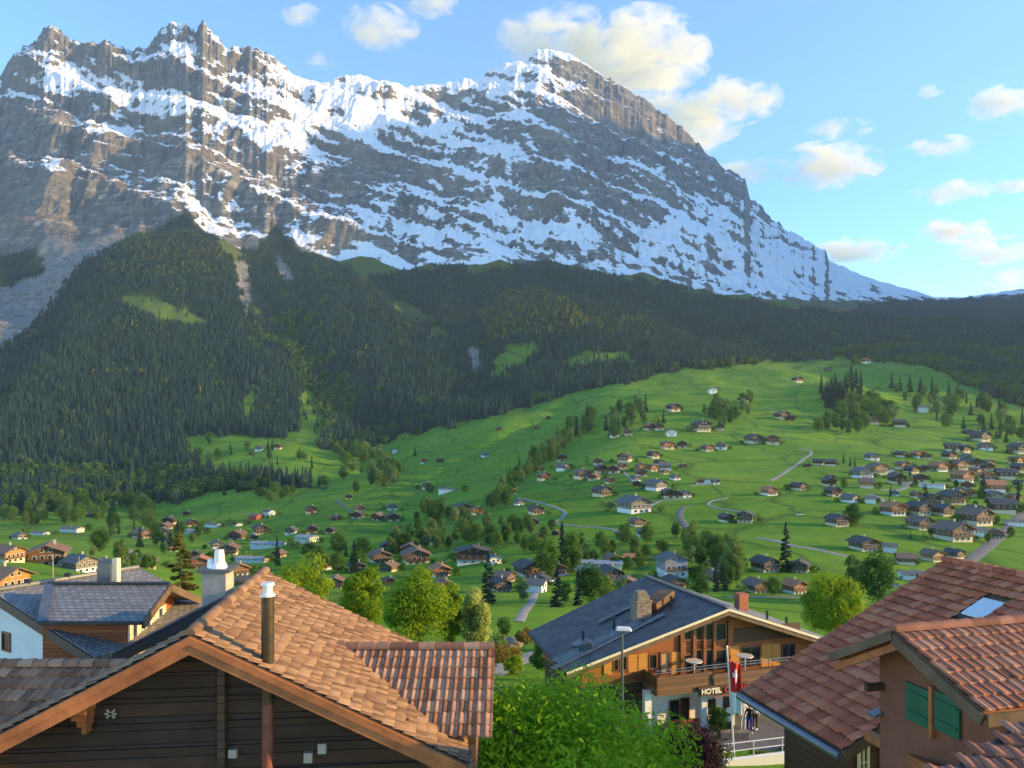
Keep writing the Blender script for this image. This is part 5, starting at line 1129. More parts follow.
# (px, foot py, width px, kind, turn in degrees)
HOUSES = [
 (673,411,14,'D',20),(701,431,20,'D',10),(720,430,11,'D',-15),(753,443,16,'D',20),(671,436,10,'W',0),(667,449,14,'O',15),(682,448,12,'D',-10),(707,451,14,'B',25),(721,449,14,'G',-20),(683,468,9,'S',20),
 (625,462,17,'D',-30),(642,471,14,'O',15),(652,471,12,'O',30),(665,470,14,'G',80),(601,473,13,'D',10),(614,473,13,'D',-15),(582,478,18,'B',20),(594,480,14,'B',-30),(544,480,15,'B',25),(563,470,14,'G',40),(562,461,10,'D',0),(540,471,8,'B',20),(614,437,10,'G',10),(628,435,8,'B',0),(649,430,12,'B',15),(659,430,9,'D',0),
 (602,496,20,'D',30),(637,486,9,'S',0),(656,490,22,'G',35),(668,498,14,'D',10),(677,498,12,'D',-10),(685,497,12,'G',15),(634,512,34,'G',25),(536,514,17,'D',20),(534,526,10,'D',0),(539,538,8,'S',20),(556,535,9,'S',-20),(637,526,17,'B',25),(643,536,10,'G',0),(496,503,14,'B',70),(513,494,8,'R',0),(519,505,8,'G',30),
 (726,522,15,'D',20),(745,522,20,'D',-20),(700,484,7,'R',0),(707,484,5,'W',0),(715,484,6,'G',10),
 (528,576,30,'D',25),(504,582,18,'B',60),(613,564,17,'B',10),(631,563,13,'R',80),(610,582,28,'D',15),(672,577,30,'U',12),(598,570,18,'I',80),(722,571,22,'D',15),(712,582,24,'B',25),(757,592,26,'B',20),(765,571,26,'D',20),(800,572,22,'D',-25),(794,593,22,'R',25),(536,592,11,'W',70),
 (782,419,15,'B',20),(790,420,9,'S',0),(872,424,10,'B',0),(899,427,14,'D',70),(922,412,12,'W',80),(772,444,15,'B',-10),(980,441,17,'D',20),(968,434,9,'S',0),(1018,453,16,'D',10),(952,451,16,'D',70),(963,452,12,'D',20),(985,450,14,'G',-15),(872,460,12,'G',10),(901,457,12,'D',40),(917,458,13,'R',20),(926,459,10,'B',-10),(902,469,14,'O',20),(877,474,18,'O',15),(862,478,18,'G',10),(866,488,18,'O',70),(890,473,6,'W',0),(911,473,14,'D',25),(924,472,12,'D',-20),(938,471,17,'R',20),(948,470,13,'O',-15),(958,470,17,'O',15),(973,467,12,'D',0),(988,465,10,'B',15),(962,482,20,'R',20),(986,481,16,'R',-15),(1005,479,20,'D',70),(1020,472,14,'D',10),(932,488,24,'I',55),(994,492,20,'R',80),(1020,487,12,'D',20),(818,465,13,'D',60),(830,466,12,'D',75),(807,467,8,'S',10),(830,479,10,'S',20),(829,486,11,'D',0),(833,496,15,'D',15),(850,502,18,'G',35),(870,503,14,'W',70),(798,490,16,'D',40),(769,495,16,'R',20),(837,526,20,'D',15),(893,515,22,'R',15),(920,529,24,'B',15),(942,515,20,'D',20),(975,524,30,'B',20),(953,540,32,'B',15),(978,536,16,'W',80),(1001,513,26,'D',75),(1018,526,14,'L',80),(863,550,24,'D',15),(905,564,21,'B',75),(932,561,21,'O',25),(954,558,16,'D',30),(920,580,22,'L',80),(889,552,10,'W',70),
 (259,451,9,'G',10),(278,449,7,'D',0),(251,455,6,'S',10),(395,453,5,'W',0),(424,463,8,'R',10),(440,462,10,'S',20),(485,457,9,'G',20),(427,489,12,'G',10),(448,492,22,'L',60),(463,512,17,'D',20),(477,514,13,'O',15),(349,499,8,'D',10),(360,511,12,'B',20),(358,518,12,'D',-10),(392,510,12,'G',15),(378,520,14,'B',-20),(393,521,15,'D',20),(336,520,12,'S',70),(311,513,14,'D',25),(312,533,14,'D',15),(331,533,10,'D',-10),(260,534,18,'D',30),(291,534,10,'G',0),
 (268,548,34,'I',78),(307,543,20,'P',60),(252,563,26,'I',75),(256,519,14,'K',60),(269,516,13,'W',60),(380,562,26,'B',25),(416,563,30,'B',15),(440,576,24,'R',20),(322,570,20,'R',-20),(335,588,16,'B',10),(444,592,14,'O',20),(473,563,34,'H',5),(494,564,13,'W',20),(389,583,10,'S',20),
 (90,517,9,'S',60),(140,518,8,'S',60),(116,504,10,'W',80),(187,515,9,'S',10),(142,538,20,'B',60),(163,536,16,'G',20),(72,532,26,'L',75),(40,535,20,'L',75),(20,539,14,'G',60),(190,534,24,'I',75),(214,527,22,'L',60),(235,526,18,'L',55),
 (48,564,44,'B',25),(8,562,30,'O',70),(2,594,30,'O',75),(80,571,30,'G',60),(105,572,24,'G',70),(147,568,24,'B',25),(128,561,18,'G',20),(200,568,24,'R',20),(229,555,20,'B',10),(212,574,14,'D',20),(238,575,26,'R',35),(246,587,22,'O',70),
 (866,363,8,'R',10),(712,393,9,'W',10),(828,371,6,'S',0),(797,382,10,'D',20),(743,402,10,'D',10),(548,419,6,'S',10),(537,429,6,'S',0),(499,430,6,'S',10),
]
REG = [
 (lambda x, y: x < 130 and y > 545, 'behind the slate roof at far left'),
 (lambda x, y: x < 270 and y > 545, 'between the slate roof and the clay roof'),
 (lambda x, y: x < 110, 'on the flat valley floor under the spruce slope'),
 (lambda x, y: x < 280 and y > 500, 'where the valley floor meets the rising meadow'),
 (lambda x, y: x < 300, 'in the bright meadow pocket inside the spruce forest'),
 (lambda x, y: x < 345 and y > 540, 'just behind the leftmost yellow-green tree'),
 (lambda x, y: x < 460 and y > 545, 'behind the row of yellow-green trees'),
 (lambda x, y: x < 410 and y > 490, 'on the open meadow left of the wooded gully'),
 (lambda x, y: x < 500 and y < 530, 'on the long meadow above the wooded gully'),
 (lambda x, y: x < 500, 'at the foot of the wooded gully'),
 (lambda x, y: x < 560 and y < 545 and y > 465, 'along the looping pale lane'),
 (lambda x, y: x < 600 and y < 440, 'high on the meadow below the forest edge'),
 (lambda x, y: x < 660 and y > 550, 'behind the hotel roof on its left'),
 (lambda x, y: x < 600, 'on the wooded bank above the pale lane'),
 (lambda x, y: x < 700 and y > 478 and y < 545, 'around the big grey barn on the middle knoll'),
 (lambda x, y: x < 670 and y < 445, 'by the tree strip on the upper slope'),
 (lambda x, y: x < 670, 'in the hamlet above the middle knoll'),
 (lambda x, y: x < 760 and y > 475 and y < 545, 'beside the curving farm track'),
 (lambda x, y: x < 735 and y > 540, 'behind the brick chimney of the hotel'),
 (lambda x, y: x < 830 and y > 540, 'above the bright green field by the hotel'),
 (lambda x, y: y < 410, 'highest up beside the forest edge'),
 (lambda x, y: x < 765 and y < 475, 'on the upper meadow beside the leafy clump'),
 (lambda x, y: x < 850 and y < 430, 'below the conifer clump on the hill'),
 (lambda x, y: x < 860 and y < 475, 'beside the faint zigzag path'),
 (lambda x, y: x < 880 and y < 530, 'at the lower left of the big right-hand village'),
 (lambda x, y: y < 445, 'above the right-hand village'),
 (lambda x, y: y < 475, 'in the upper rows of the right-hand village'),
 (lambda x, y: y < 500, 'in the middle rows of the right-hand village'),
 (lambda x, y: y < 542, 'near the grey road on the right'),
 (lambda x, y: True, 'just above the red-tiled roof ridge'),
]
def region(px, py):
    for f, t in REG:
        if f(px, py): return t
ORD = ['leftmost', 'second from left', 'third from left', 'fourth from left', 'fifth from left', 'sixth from left', 'seventh from left', 'eighth from left', 'ninth from left', 'tenth from left', 'eleventh from left', 'twelfth from left', 'thirteenth from left', 'fourteenth from left']
SHORT = {'D': 'dark-roofed timber chalet', 'B': 'brown-roofed timber chalet', 'O': 'orange timber chalet', 'G': 'weathered grey chalet', 'W': 'small white house', 'R': 'orange-roofed chalet', 'S': 'small dark hut', 'I': 'blue-grey roofed workshop', 'P': 'pale green workshop', 'L': 'long white farm building', 'K': 'bright red barn', 'U': 'tall blue-grey and white guest house', 'H': 'wide dark balconied guest house'}
def copy_tree(o, parent=None):
    c = o.copy(); COL.objects.link(c)
    if parent is not None: c.parent = parent
    for ch in list(o.children): copy_tree(ch, c)
    return c
_hr = random.Random(77)
for poly, n, ks, (wa, wb) in (([(858,462),(1022,456),(1022,500),(900,500),(850,492)], 16, 'DDBBOG', (10, 15)), ([(880,505),(1010,500),(1020,530),(970,548),(880,520)], 5, 'DBB', (16, 22)), ([(150,524),(300,528),(330,560),(200,560),(150,548)], 12, 'DBGBR', (10, 17)), ([(340,540),(470,545),(465,575),(350,580)], 5, 'DBG', (14, 20)), ([(540,462),(690,456),(690,482),(560,486)], 9, 'DBBG', (9, 13)), ([(495,565),(700,570),(700,590),(500,600)], 5, 'DB', (16, 22))):
    c = t_ = 0
    while c < n and t_ < 4000:
        t_ += 1; px = _hr.uniform(min(p[0] for p in poly), max(p[0] for p in poly)); py = _hr.uniform(min(p[1] for p in poly), max(p[1] for p in poly)); w_ = _hr.uniform(wa, wb)
        if not inpoly(np.array([px]), np.array([py]), poly)[0] or any(abs(px - h[0]) < (w_ + h[2]) * .52 and abs(py - h[1]) < (w_ + h[2]) * .17 for h in HOUSES): continue
        HOUSES.append((round(px), round(py, 1), w_, _hr.choice(ks), _hr.uniform(-25, 35))); c += 1
buckets = {}
for h in HOUSES: buckets.setdefault((region(h[0], h[1]), h[3]), []).append(h)
protos = {}; rrr = random.Random(5); HPOS = []
for (reg, k), hs in sorted(buckets.items()):
    hs.sort()
    for i, (px, py, wpx, kk_, rot) in enumerate(hs):
        x, y, z = place(px, py, 90 if py > 545 else 200)
        lod = 1 if (wpx >= 16 or k in 'IPLKUH') else 0
        key = (k, lod)
        if key in protos: o = copy_tree(protos[key])
        else: o = protos[key] = KINDS[k][1](lod)
        W_ = wpx * 1.14 * y / F; ext = HW[k] + 2.4
        a = abs(math.sin(math.radians(rot))); eff = ext * abs(math.cos(math.radians(rot))) + (ext * (2.4 if k in 'IL' else 1.1)) * a
        s = min(max(W_ / eff, .5), 1.9)
        o.location = (x, y, z); o.rotation_euler = (0, 0, math.radians(rot) + math.atan2(-x, y) * .0)
        o.scale = (s, s, s * rrr.uniform(.92, 1.06)); HPOS.append((x, y, W_))
        lab = SHORT[k] + ' ' + reg
        if len(hs) > 1: lab = ORD[i] + (' ' if True else '') + SHORT[k] + ' ' + reg
        tag(o, lab, CATS[k], 'chalets scattered over the valley and meadows' if k in 'DBOGRW' else None)
        for c in (): pass
print('HOUSES', len(HOUSES))

# ================================================================== roads and lanes
def ribbon(name, pts, width, m, lift=.25, seg=14, ymin=90):
    P = [Vector(place(px, py, ymin if py > 545 else 200)) for px, py in pts]
    C = []
    for i in range(len(P) - 1):
        p0, p1, p2, p3 = P[max(i - 1, 0)], P[i], P[i + 1], P[min(i + 2, len(P) - 1)]
        for k in range(seg):
            t = k / seg; C.append(.5 * ((2 * p1) + (p2 - p0) * t + (2 * p0 - 5 * p1 + 4 * p2 - p3) * t * t + (3 * p1 - p0 - 3 * p2 + p3) * t ** 3))
    C.append(P[-1]); n = len(C); X = np.zeros((n, 5)); Y = np.zeros((n, 5))
    for i, c in enumerate(C):
        d = (C[min(i + 1, n - 1)] - C[max(i - 1, 0)]); d.z = 0; d.normalize(); s = Vector((-d.y, d.x, 0))
        for j in range(5): q = c + s * width * (j - 2) / 4; X[i, j], Y[i, j] = q.x, q.y
    Z = ground(X, Y) + lift; Z[:, 0] -= lift * 1.2; Z[:, 4] -= lift * 1.2
    o = grid_mesh(name, X, Y, Z); o.data.materials.append(m); tag(o, kind='structure'); return o
ribbon('road', [(565,572),(552,580),(541,586),(535,594),(532,602),(524,612),(519,622)], 2.4, M['gravel'], .12)
ribbon('path', [(518,498),(532,501),(551,506),(564,512),(562,518),(554,523),(575,526),(600,528),(617,531),(622,537)], 3.2, M['gravel'])
ribbon('path', [(622,471),(629,477),(641,483)], 3.6, M['gravel']); ribbon('path', [(648,508),(658,502),(672,500),(690,499)], 3, M['gravel'])
ribbon('road', [(695,535),(686,527),(680,516),(682,509),(690,506)], 4.2, M['asphalt'])
ribbon('path', [(727,498),(713,501),(708,505),(722,509),(756,514)], 2.8, M['gravel'])
ribbon('road', [(1024,512),(1009,527),(990,545),(968,562),(950,575)], 6, M['asphalt'], .3)
ribbon('road', [(725,597),(760,597),(800,597),(832,600)], 4, M['asphalt'], .15)
ribbon('path', [(799,449),(811,453),(800,462),(784,473),(770,481)], 4, M['gravel']); ribbon('path', [(690,486),(702,485),(720,484)], 3, M['gravel'])
ribbon('road', [(868,494),(878,497),(884,503),(890,510)], 4, M['gravel']); ribbon('road', [(918,479),(910,484),(900,490),(880,490)], 6, M['gravel'])
ribbon('road', [(335,500),(343,505),(350,512),(354,520)], 3.2, M['asphalt']); ribbon('path', [(757,538),(775,541),(793,546),(822,551),(853,558)], 4.5, M['gravel'])
ribbon('path', [(555,545),(585,530),(600,500)], .1, M['gravel'], .0) if False else None


# ================================================================== trees
def trunk_mesh(name, h, r, seed, limbs=6, spread=.35):
    rr = random.Random(seed); mb = MB(); prev = Vector((0, 0, -.6)); R = r; steps = 5
    for k in range(steps):
        nx_ = Vector((rr.uniform(-.03, .03) * h, rr.uniform(-.03, .03) * h, h * (k + 1) / steps)); mb.tube(prev, nx_, R, R * .78, 8); prev = nx_; R *= .78
    for k in range(limbs):
        z = h * rr.uniform(.35, .9); a = k * 2.4 + rr.random(); L_ = h * spread * rr.uniform(.6, 1.1); p = Vector((0, 0, z)); q = p + Vector((math.cos(a) * L_ * .6, math.sin(a) * L_ * .6, L_ * .45)); q2 = q + Vector((math.cos(a) * L_ * .35, math.sin(a) * L_ * .35, L_ * .5))
        mb.tube(p, q, r * .34, r * .2, 6); mb.tube(q, q2, r * .2, r * .08, 6)
    me_o = mb.build(name, M['bark'], None); me = me_o.data; bpy.data.objects.remove(me_o); return me
M['bark'] = plain('bark', (.085, .065, .045), .95, 0, .4, 3)
def leafy_crown(name, seed, h, w, n, leaf, col, base=.22, lobes=26, flat=1.0, aspect=.8, taper=0):
    rr = np.random.default_rng(seed); cs = []; rs = []
    for k in range(lobes):
        d = rr.normal(size=3); d /= np.linalg.norm(d); q = d * rr.uniform(.35, .80) ** .6
        zz = q[2] * .5 + .5; wd = (1 - taper * zz)
        cs.append([q[0] * w / 2 * .82 * wd, q[1] * w / 2 * .82 * wd, h * (base + (1 - base) * (zz * .86 + .07))]); rs.append(w * rr.uniform(.09, .22) * (1 - .35 * taper * zz))
    cs, rs = np.array(cs), np.array(rs); i = rr.integers(0, lobes, n); d = rr.normal(size=(n, 3)); d /= np.linalg.norm(d, axis=1)[:, None]
    r = rs[i] * rr.uniform(.55, 1.12, n) ** .7; p = cs[i] + d * r[:, None] * np.array([1, 1, .85 * flat]); p += rr.normal(size=p.shape) * leaf * .6
    return leaf_mesh(name, p, d + np.array([0, 0, .35]), leaf, rr, col, aspect)
def spruce_crown(name, seed, h, w, n, leaf, col, lo=.06):
    rr = np.random.default_rng(seed); P = []; Dn = []
    nb = int(h * 7); 
    for k in range(nb):
        t = (k + rr.random()) / nb; z = h * (lo + (1 - lo) * t); a = rr.uniform(0, 6.283); L_ = w / 2 * (1 - t) ** .8 * rr.uniform(.75, 1.12) + .12
        m_ = max(3, int(n / nb * (1.9 * (1 - t) + .12))); s = rr.uniform(.12, 1, m_) ** .75; lat = rr.normal(size=m_) * .13 * L_ * (1.15 - s)
        x = np.cos(a) * s * L_ - np.sin(a) * lat; y = np.sin(a) * s * L_ + np.cos(a) * lat; zz = z - .30 * L_ * s + .14 * L_ * s ** 2 - np.abs(rr.normal(size=m_)) * .05 * L_
        P.append(np.stack([x, y, zz], 1)); Dn.append(np.tile([np.cos(a) * .5, np.sin(a) * .5, .8], (m_, 1)))
    P = np.concatenate(P); Dn = np.concatenate(Dn); return leaf_mesh(name, P, Dn, leaf, rr, col, .7)
M['leaf_mid'] = foliage_mat('leaf_green', (.040, .105, .018), (.075, .165, .025), (.12, .215, .035), .55, .35, .25)
M['leaf_pale'] = foliage_mat('pale_spring_leaf', (.085, .155, .035), (.14, .22, .05), (.20, .28, .09), .55, .35, .25)
M['leaf_gold'] = foliage_mat('golden_green_leaf', (.10, .20, .012), (.21, .33, .018), (.36, .45, .03), .2, .45, .4)
M['leaf_white'] = foliage_mat('blossom_pale_leaf', (.24, .32, .05), (.40, .46, .12), (.55, .56, .25), .2, .5, .4)
M['leaf_maple'] = foliage_mat('fresh_maple_leaf', (.14, .31, .012), (.27, .48, .02), (.42, .60, .04), .1, .9, .5)
M['leaf_purple'] = foliage_mat('purple_leaf', (.020, .010, .014), (.045, .020, .028), (.085, .04, .045), .1, .8, .2)
M['leaf_box'] = foliage_mat('clipped_shrub_leaf', (.015, .06, .01), (.03, .10, .015), (.05, .14, .02), .1, 2, .15)
M['leaf_rust'] = foliage_mat('bronze_leaf', (.16, .12, .02), (.26, .18, .03), (.34, .26, .05), .2, .8, .35)
M['needle_gold'] = foliage_mat('golden_spruce', (.05, .06, .015), (.11, .11, .025), (.24, .19, .04), .1, .8, .1)
def tree_kind(nm, crown, trunk):
    r = bpy.data.objects.new(nm, None); COL.objects.link(r)
    for n_, me in (('trunk', trunk), ('crown', crown)):
        o = bpy.data.objects.new(n_, me); COL.objects.link(o); o.parent = r
    return r
TK = {}
def kind_of(k):
    if k in TK: return copy_tree(TK[k])
    if k[0] == 's':   # spruce
        i = int(k[1]); o = tree_kind('spruce_tree', spruce_crown('crown', 50 + i, 20, [6.2, 7.4, 5.2][i], 5200, .42, M['needle'], .03), trunk_mesh('trunk', 17, .28, i, 0))
    elif k[0] == 'b':
        i = int(k[1]); o = tree_kind('garden_bush', leafy_crown('crown', 80 + i, 4, 6, 700, .30, M['leaf_mid' if i else 'leaf_pale'], .0, 14, 1, .8, .2), trunk_mesh('trunk', 2, .1, i + 12, 2))
    elif k[0] == 'd':
        i = int(k[1]); o = tree_kind('leafy_tree', leafy_crown('crown', 60 + i, 14, [12.5, 10.5, 8.5][i], 4200, .42, M['leaf_mid'], .0, 34, 1, .8, [.15, .4, .5][i]), trunk_mesh('trunk', 9, .25, i + 4))
    else:
        i = int(k[1]); o = tree_kind('pale_leafy_tree', leafy_crown('crown', 70 + i, 15, [10, 7.5][i], 3400, .40, M['leaf_pale'], .0, 30, 1, .8, .45), trunk_mesh('trunk', 10, .2, i + 8))  # pale spring-green leafy tree, no particular species
    TK[k] = o; return o
KH = {'b': 4, 's': 20, 'd': 14, 'p': 15}
def put_tree(px, py, hpx, k, label, group=None, ymin=None):
    x, y, z = place(px, py, ymin or (90 if py > 545 else 200)); o = kind_of(k); s = hpx * y / F / KH[k[0]]
    o.location = (x, y, z); o.scale = (s * rrr.uniform(.9, 1.15), s * rrr.uniform(.9, 1.15), s); o.rotation_euler.z = rrr.uniform(0, 6.28)
    tag(o, label, 'tree', group); return o
def poly_trees(poly, n, h, kinds, phrase, group):
    xs = [p[0] for p in poly]; ys = [p[1] for p in poly]; c = 0; tries = 0; pts = []; n = int(n * (1.0 if n > 55 else 1.45))
    while c < n and tries < n * 60:
        tries += 1; px = rrr.uniform(min(xs), max(xs)); py = rrr.uniform(min(ys), max(ys))
        if not inpoly(np.array([px]), np.array([py]), poly)[0]: continue
        if any(abs(px - q[0]) < h * .22 and abs(py - q[1]) < 1.2 for q in pts): continue
        pts.append((px, py)); k = rrr.choice(kinds); c += 1
        nm = {'s': 'dark spruce', 'd': 'mid-green leafy tree', 'p': 'pale spring-green tree'}[k[0]]
        put_tree(px, py, h * rrr.uniform(.7, 1.25), k, nm + ' ' + phrase, group)
D_, P2_, S_ = ['d0', 'd1', 'd2'], ['p0', 'p1'], ['s0', 's1', 's2']
poly_trees([(388,556),(400,528),(430,512),(470,520),(540,528),(600,545),(618,560),(596,566),(540,556),(470,548),(430,552)], 62, 19, D_ * 2 + P2_ * 2, 'in the wooded gully behind the dark guest house', 'trees of the wooded gully')
poly_trees([(488,512),(500,490),(540,455),(575,425),(592,420),(590,432),(560,455),(525,480),(505,508)], 40, 16, D_ + P2_ * 2 + ['s0'], 'in the diagonal tree strip across the meadow', 'trees of the diagonal strip')
poly_trees([(328,456),(372,448),(402,470),(392,498),(365,500),(340,482)], 30, 15, D_ + P2_, 'at the bottom corner of the spruce forest', 'trees at the forest corner')
poly_trees([(0,510),(60,504),(150,504),(148,518),(60,526),(0,528)], 34, 16, D_ * 2 + P2_, 'along the foot of the left spruce slope', 'trees along the slope foot')
poly_trees([(95,530),(130,522),(180,524),(205,540),(170,552),(100,548)], 14, 18, D_ + P2_ + ['s1'], 'around the valley workshops on the left', 'trees around the workshops')
poly_trees([(810,412),(850,402),(900,410),(904,428),(880,437),(815,434)], 22, 18, D_ * 2 + P2_, 'in the leafy clump in the middle of the hill', 'trees of the hill clump')
poly_trees([(820,392),(862,382),(862,408),(822,410)], 22, 19, S_, 'in the conifer clump on the hill', 'conifers of the hill clump')
poly_trees([(690,418),(716,404),(752,404),(748,424),(712,430)], 15, 15, D_ + P2_, 'around the chalets on the upper meadow', 'trees on the upper meadow')
poly_trees([(888,384),(960,398),(1024,420),(1024,446),(960,436),(900,404)], 40, 15, D_ + P2_ + S_, 'below the forest edge above the right-hand village', 'trees below the right forest edge')
poly_trees([(592,424),(640,404),(662,408),(664,428),(612,440)], 16, 15, D_ + P2_ + ['s1'], 'in the tree strip on the upper slope', 'trees of the upper strip')
poly_trees([(655,555),(720,552),(745,566),(740,594),(702,594),(690,572)], 13, 26, D_ + ['p0', 's1'], 'between the guest house and the brown chalets', 'trees by the guest house')
poly_trees([(830,462),(1022,462),(1022,545),(845,540)], 24, 10, D_ + ['s0', 's2'], 'standing among the houses of the right-hand village', 'trees in the right-hand village')
poly_trees([(205,480),(280,482),(300,494),(270,504),(225,500)], 16, 13, S_ + ['d0'], 'on the shaded bank below the forest pocket', 'trees on the shaded bank')
poly_trees([(60,556),(130,552),(215,556),(212,568),(100,572)], 10, 16, D_ + P2_, 'among the houses behind the slate roof', 'trees behind the slate roof')
poly_trees([(282,552),(372,552),(370,574),(300,576)], 9, 20, D_ + ['s1'], 'behind the leftmost yellow-green tree', 'trees behind the yellow-green row')
poly_trees([(182,440),(330,455),(320,470),(190,462)], 12, 11, ['s0', 's2', 'd1'], 'standing in the bright meadow pocket', 'trees in the meadow pocket')
poly_trees([(620,545),(700,535),(705,548),(640,562)], 10, 18, D_ + P2_, 'on the bank above the tall guest house', 'trees above the guest house')
poly_trees([(560,560),(600,556),(640,560),(640,570),(565,575)], 8, 16, D_, 'along the lane behind the hotel', 'trees along the lane')
for i, h in enumerate([h for h in HOUSES if h[2] >= 12]):
    px, py, wpx = h[0], h[1], h[2]
    for sd_i in ((-1, 1) if i % 3 else (1,)):
        o = put_tree(px + sd_i * wpx * rrr.uniform(.55, .85), py + rrr.uniform(-1.2, 1.0), max(3.0, wpx * rrr.uniform(.2, .42)), rrr.choice(['b0', 'b1', 'b1']), 'green garden bush beside a house ' + region(px, py), 'garden bushes beside the houses')
        o['category'] = 'bush'
for px, py, h, k, lb in [(562,572,50,'s2','tall slim dark spruce left of the leafy pair behind the hotel'),(572,573,47,'d2','tall leafy tree close beside the tall slim spruce'),(546,577,42,'d1','rounded leafy tree beside the dark-roofed chalet and lane'),
    (488,604,54,'s1','broad dark spruce right of the pale yellow tree'),(557,607,44,'s0','dark spruce standing where the lane bends'),(578,606,38,'s2','slender spruce at the left of the hotel roof hedge'),(590,604,44,'d1','bright leafy tree behind the left slope of the hotel roof'),(604,602,28,'d0','low round tree behind the hotel roof edge'),(566,604,26,'d2','small leafy tree between two spruces by the lane'),(622,600,26,'p0','yellow-green bush touching the hotel roof edge'),
    (786,572,50,'s0','tall spruce between the dark chalet roofs'),(702,562,22,'s1','small dark spruce right of the tall guest house'),(731,578,50,'p0','tall pale leafy tree by the brown chalets'),(716,592,34,'s2','narrow spruce behind the hotel chimney'),(773,596,20,'d0','round green bush in front of the brown chalet'),(700,598,22,'d0','round green bush right of the tall guest house'),
    (855,602,56,'p1','pale grey-green tree left behind the yellow tree'),(877,606,58,'d1','tall mid-green tree behind the round yellow tree'),(917,596,24,'s1','small dark spruce above the red roof ridge'),(926,506,22,'s1','broad dark spruce beside the bright village field'),(983,498,26,'s0','tall dark spruce left of the orange-roofed chalet'),(853,526,24,'d0','round dark-green tree beside the dark-roofed chalet'),(1018,502,22,'s2','dark spruce at the right edge of the village'),
    (430,494,12,'d0','single tree above the long farm barn'),(415,456,10,'s1','lone small spruce on the meadow by the gully'),(100,552,26,'d1','tall bushy tree before the valley workshops'),(120,566,32,'p1','slender pale tree in front of the brown chalets'),(277,566,30,'s0','dark spruce beside the blue-grey workshop roof'),(355,574,30,'s1','dark spruce behind the second yellow-green tree'),(522,602,28,'p0','pale bush beside the lane bend')]:
    put_tree(px, py, h, k, lb)
# near trees, each with its own crown
def near_tree(nm, px, top, wpx, Y, zg, crown_n, leaf, mt, label, lobes=26, base=.2, seed=1, taper=.3, cat='tree', spr=False):
    x = (px - CX) / F * Y; zt = (HY - top) / F * Y; h = zt - zg; w = wpx * Y / F
    me = spruce_crown('crown', seed, h, w, crown_n, leaf, M[mt]) if spr else leafy_crown('crown', seed, h, w, crown_n, leaf, M[mt], base, lobes, 1, .75, taper)
    o = tree_kind(nm, me, trunk_mesh('trunk', h * .75, h * .022, seed, 8 if not spr else 0)); o.location = (x, Y, zg); tag(o, label, cat); return o
def gz(px, Y): return float(ground((px - CX) / F * Y, Y))
near_tree('leafy_tree', 303, 550, 74, 84, gz(303, 84), 16000, .16, 'leaf_gold', 'leftmost yellow-green tree just behind the clay-tile roof', seed=101, taper=.2)
near_tree('leafy_tree', 361, 556, 64, 80, gz(361, 80), 15000, .16, 'leaf_gold', 'second yellow-green tree from left behind the clay-tile roof', seed=102, taper=.35)
near_tree('leafy_tree', 418, 558, 86, 72, gz(417, 72), 22000, .15, 'leaf_gold', 'largest yellow-green tree rising over the dormer roof', seed=103, taper=.3)
near_tree('leafy_tree', 452, 575, 40, 76, gz(452, 76), 9000, .16, 'leaf_gold', 'narrow yellow-green tree squeezed between its two larger neighbours', seed=108, taper=.4)
near_tree('blossoming_tree', 474, 580, 46, 74, gz(474, 74), 12000, .15, 'leaf_white', 'pale creamy-yellow tree at the right end of the yellow-green row', seed=104, taper=.5)
near_tree('leafy_tree', 835, 565, 70, 96, gz(835, 96), 26000, .17, 'leaf_gold', 'big round bright yellow tree between hotel and red-tiled roof', seed=105, taper=.15, lobes=44)
near_tree('spruce_tree', 180, 531, 64, 60, gz(180, 60), 30000, .17, 'needle_gold', 'golden-brown spruce behind the slate-roofed chalet dormer', seed=106, spr=True)
near_tree('spruce_tree', 489, 551, 34, 120, gz(489, 120) , 6000, .22, 'needle', 'dark spruce standing close behind the pale creamy tree', seed=107, spr=True) if False else None
near_tree('maple_tree', 545, 672, 365, 22, -16.0, 78000, .10, 'leaf_maple', 'large fresh green maple filling the bottom centre', seed=110, taper=.0, lobes=64, base=.22)
near_tree('plum_tree', 690, 700, 100, 32, -18.0, 14000, .08, 'leaf_purple', 'dark purple-leaved tree beside the maple before the hotel', seed=111, taper=.2, lobes=40)
near_tree('small_tree', 524, 627, 24, 100, gz(524, 100), 2500, .16, 'leaf_rust', 'small bronze-leaved tree on the verge left of the hotel', seed=112, lobes=14)
near_tree('leafy_tree', 548, 640, 46, 66, gz(548, 66), 9000, .12, 'leaf_mid', 'mid-green tree against the low left corner of the hotel roof', seed=113)
near_tree('shrub', 718, 702, 24, 44.4, -17.8, 5000, .05, 'leaf_box', 'clipped upright green shrub before the hotel entrance', seed=114, lobes=50, base=.02, taper=.0, cat='shrub')
for i, (px, top, w_, lb) in enumerate([(757, 757, 26, 'low round green bush behind the forecourt railing, nearest the flagpole'), (786, 752, 22, 'low green bush in the middle of the forecourt railing'), (806, 743, 30, 'low green bush beside the red-tiled roof corner')]):
    near_tree('bush', px, top, w_, 42.4, -17.8, 1500, .055, 'leaf_box', lb, seed=120 + i, lobes=14, base=.0, taper=0, cat='bush')
near_tree('bush', 20, 655, 60, 27.5, -12.6, 5000, .07, 'leaf_box', 'dark clipped bush under the pale blue wall', seed=130, lobes=30, base=.0, cat='bush')
near_tree('bush', 62, 655, 60, 27.0, -12.6, 5000, .07, 'leaf_box', 'dark clipped bush right of the one under the blue wall', seed=131, lobes=30, base=.0, cat='bush')
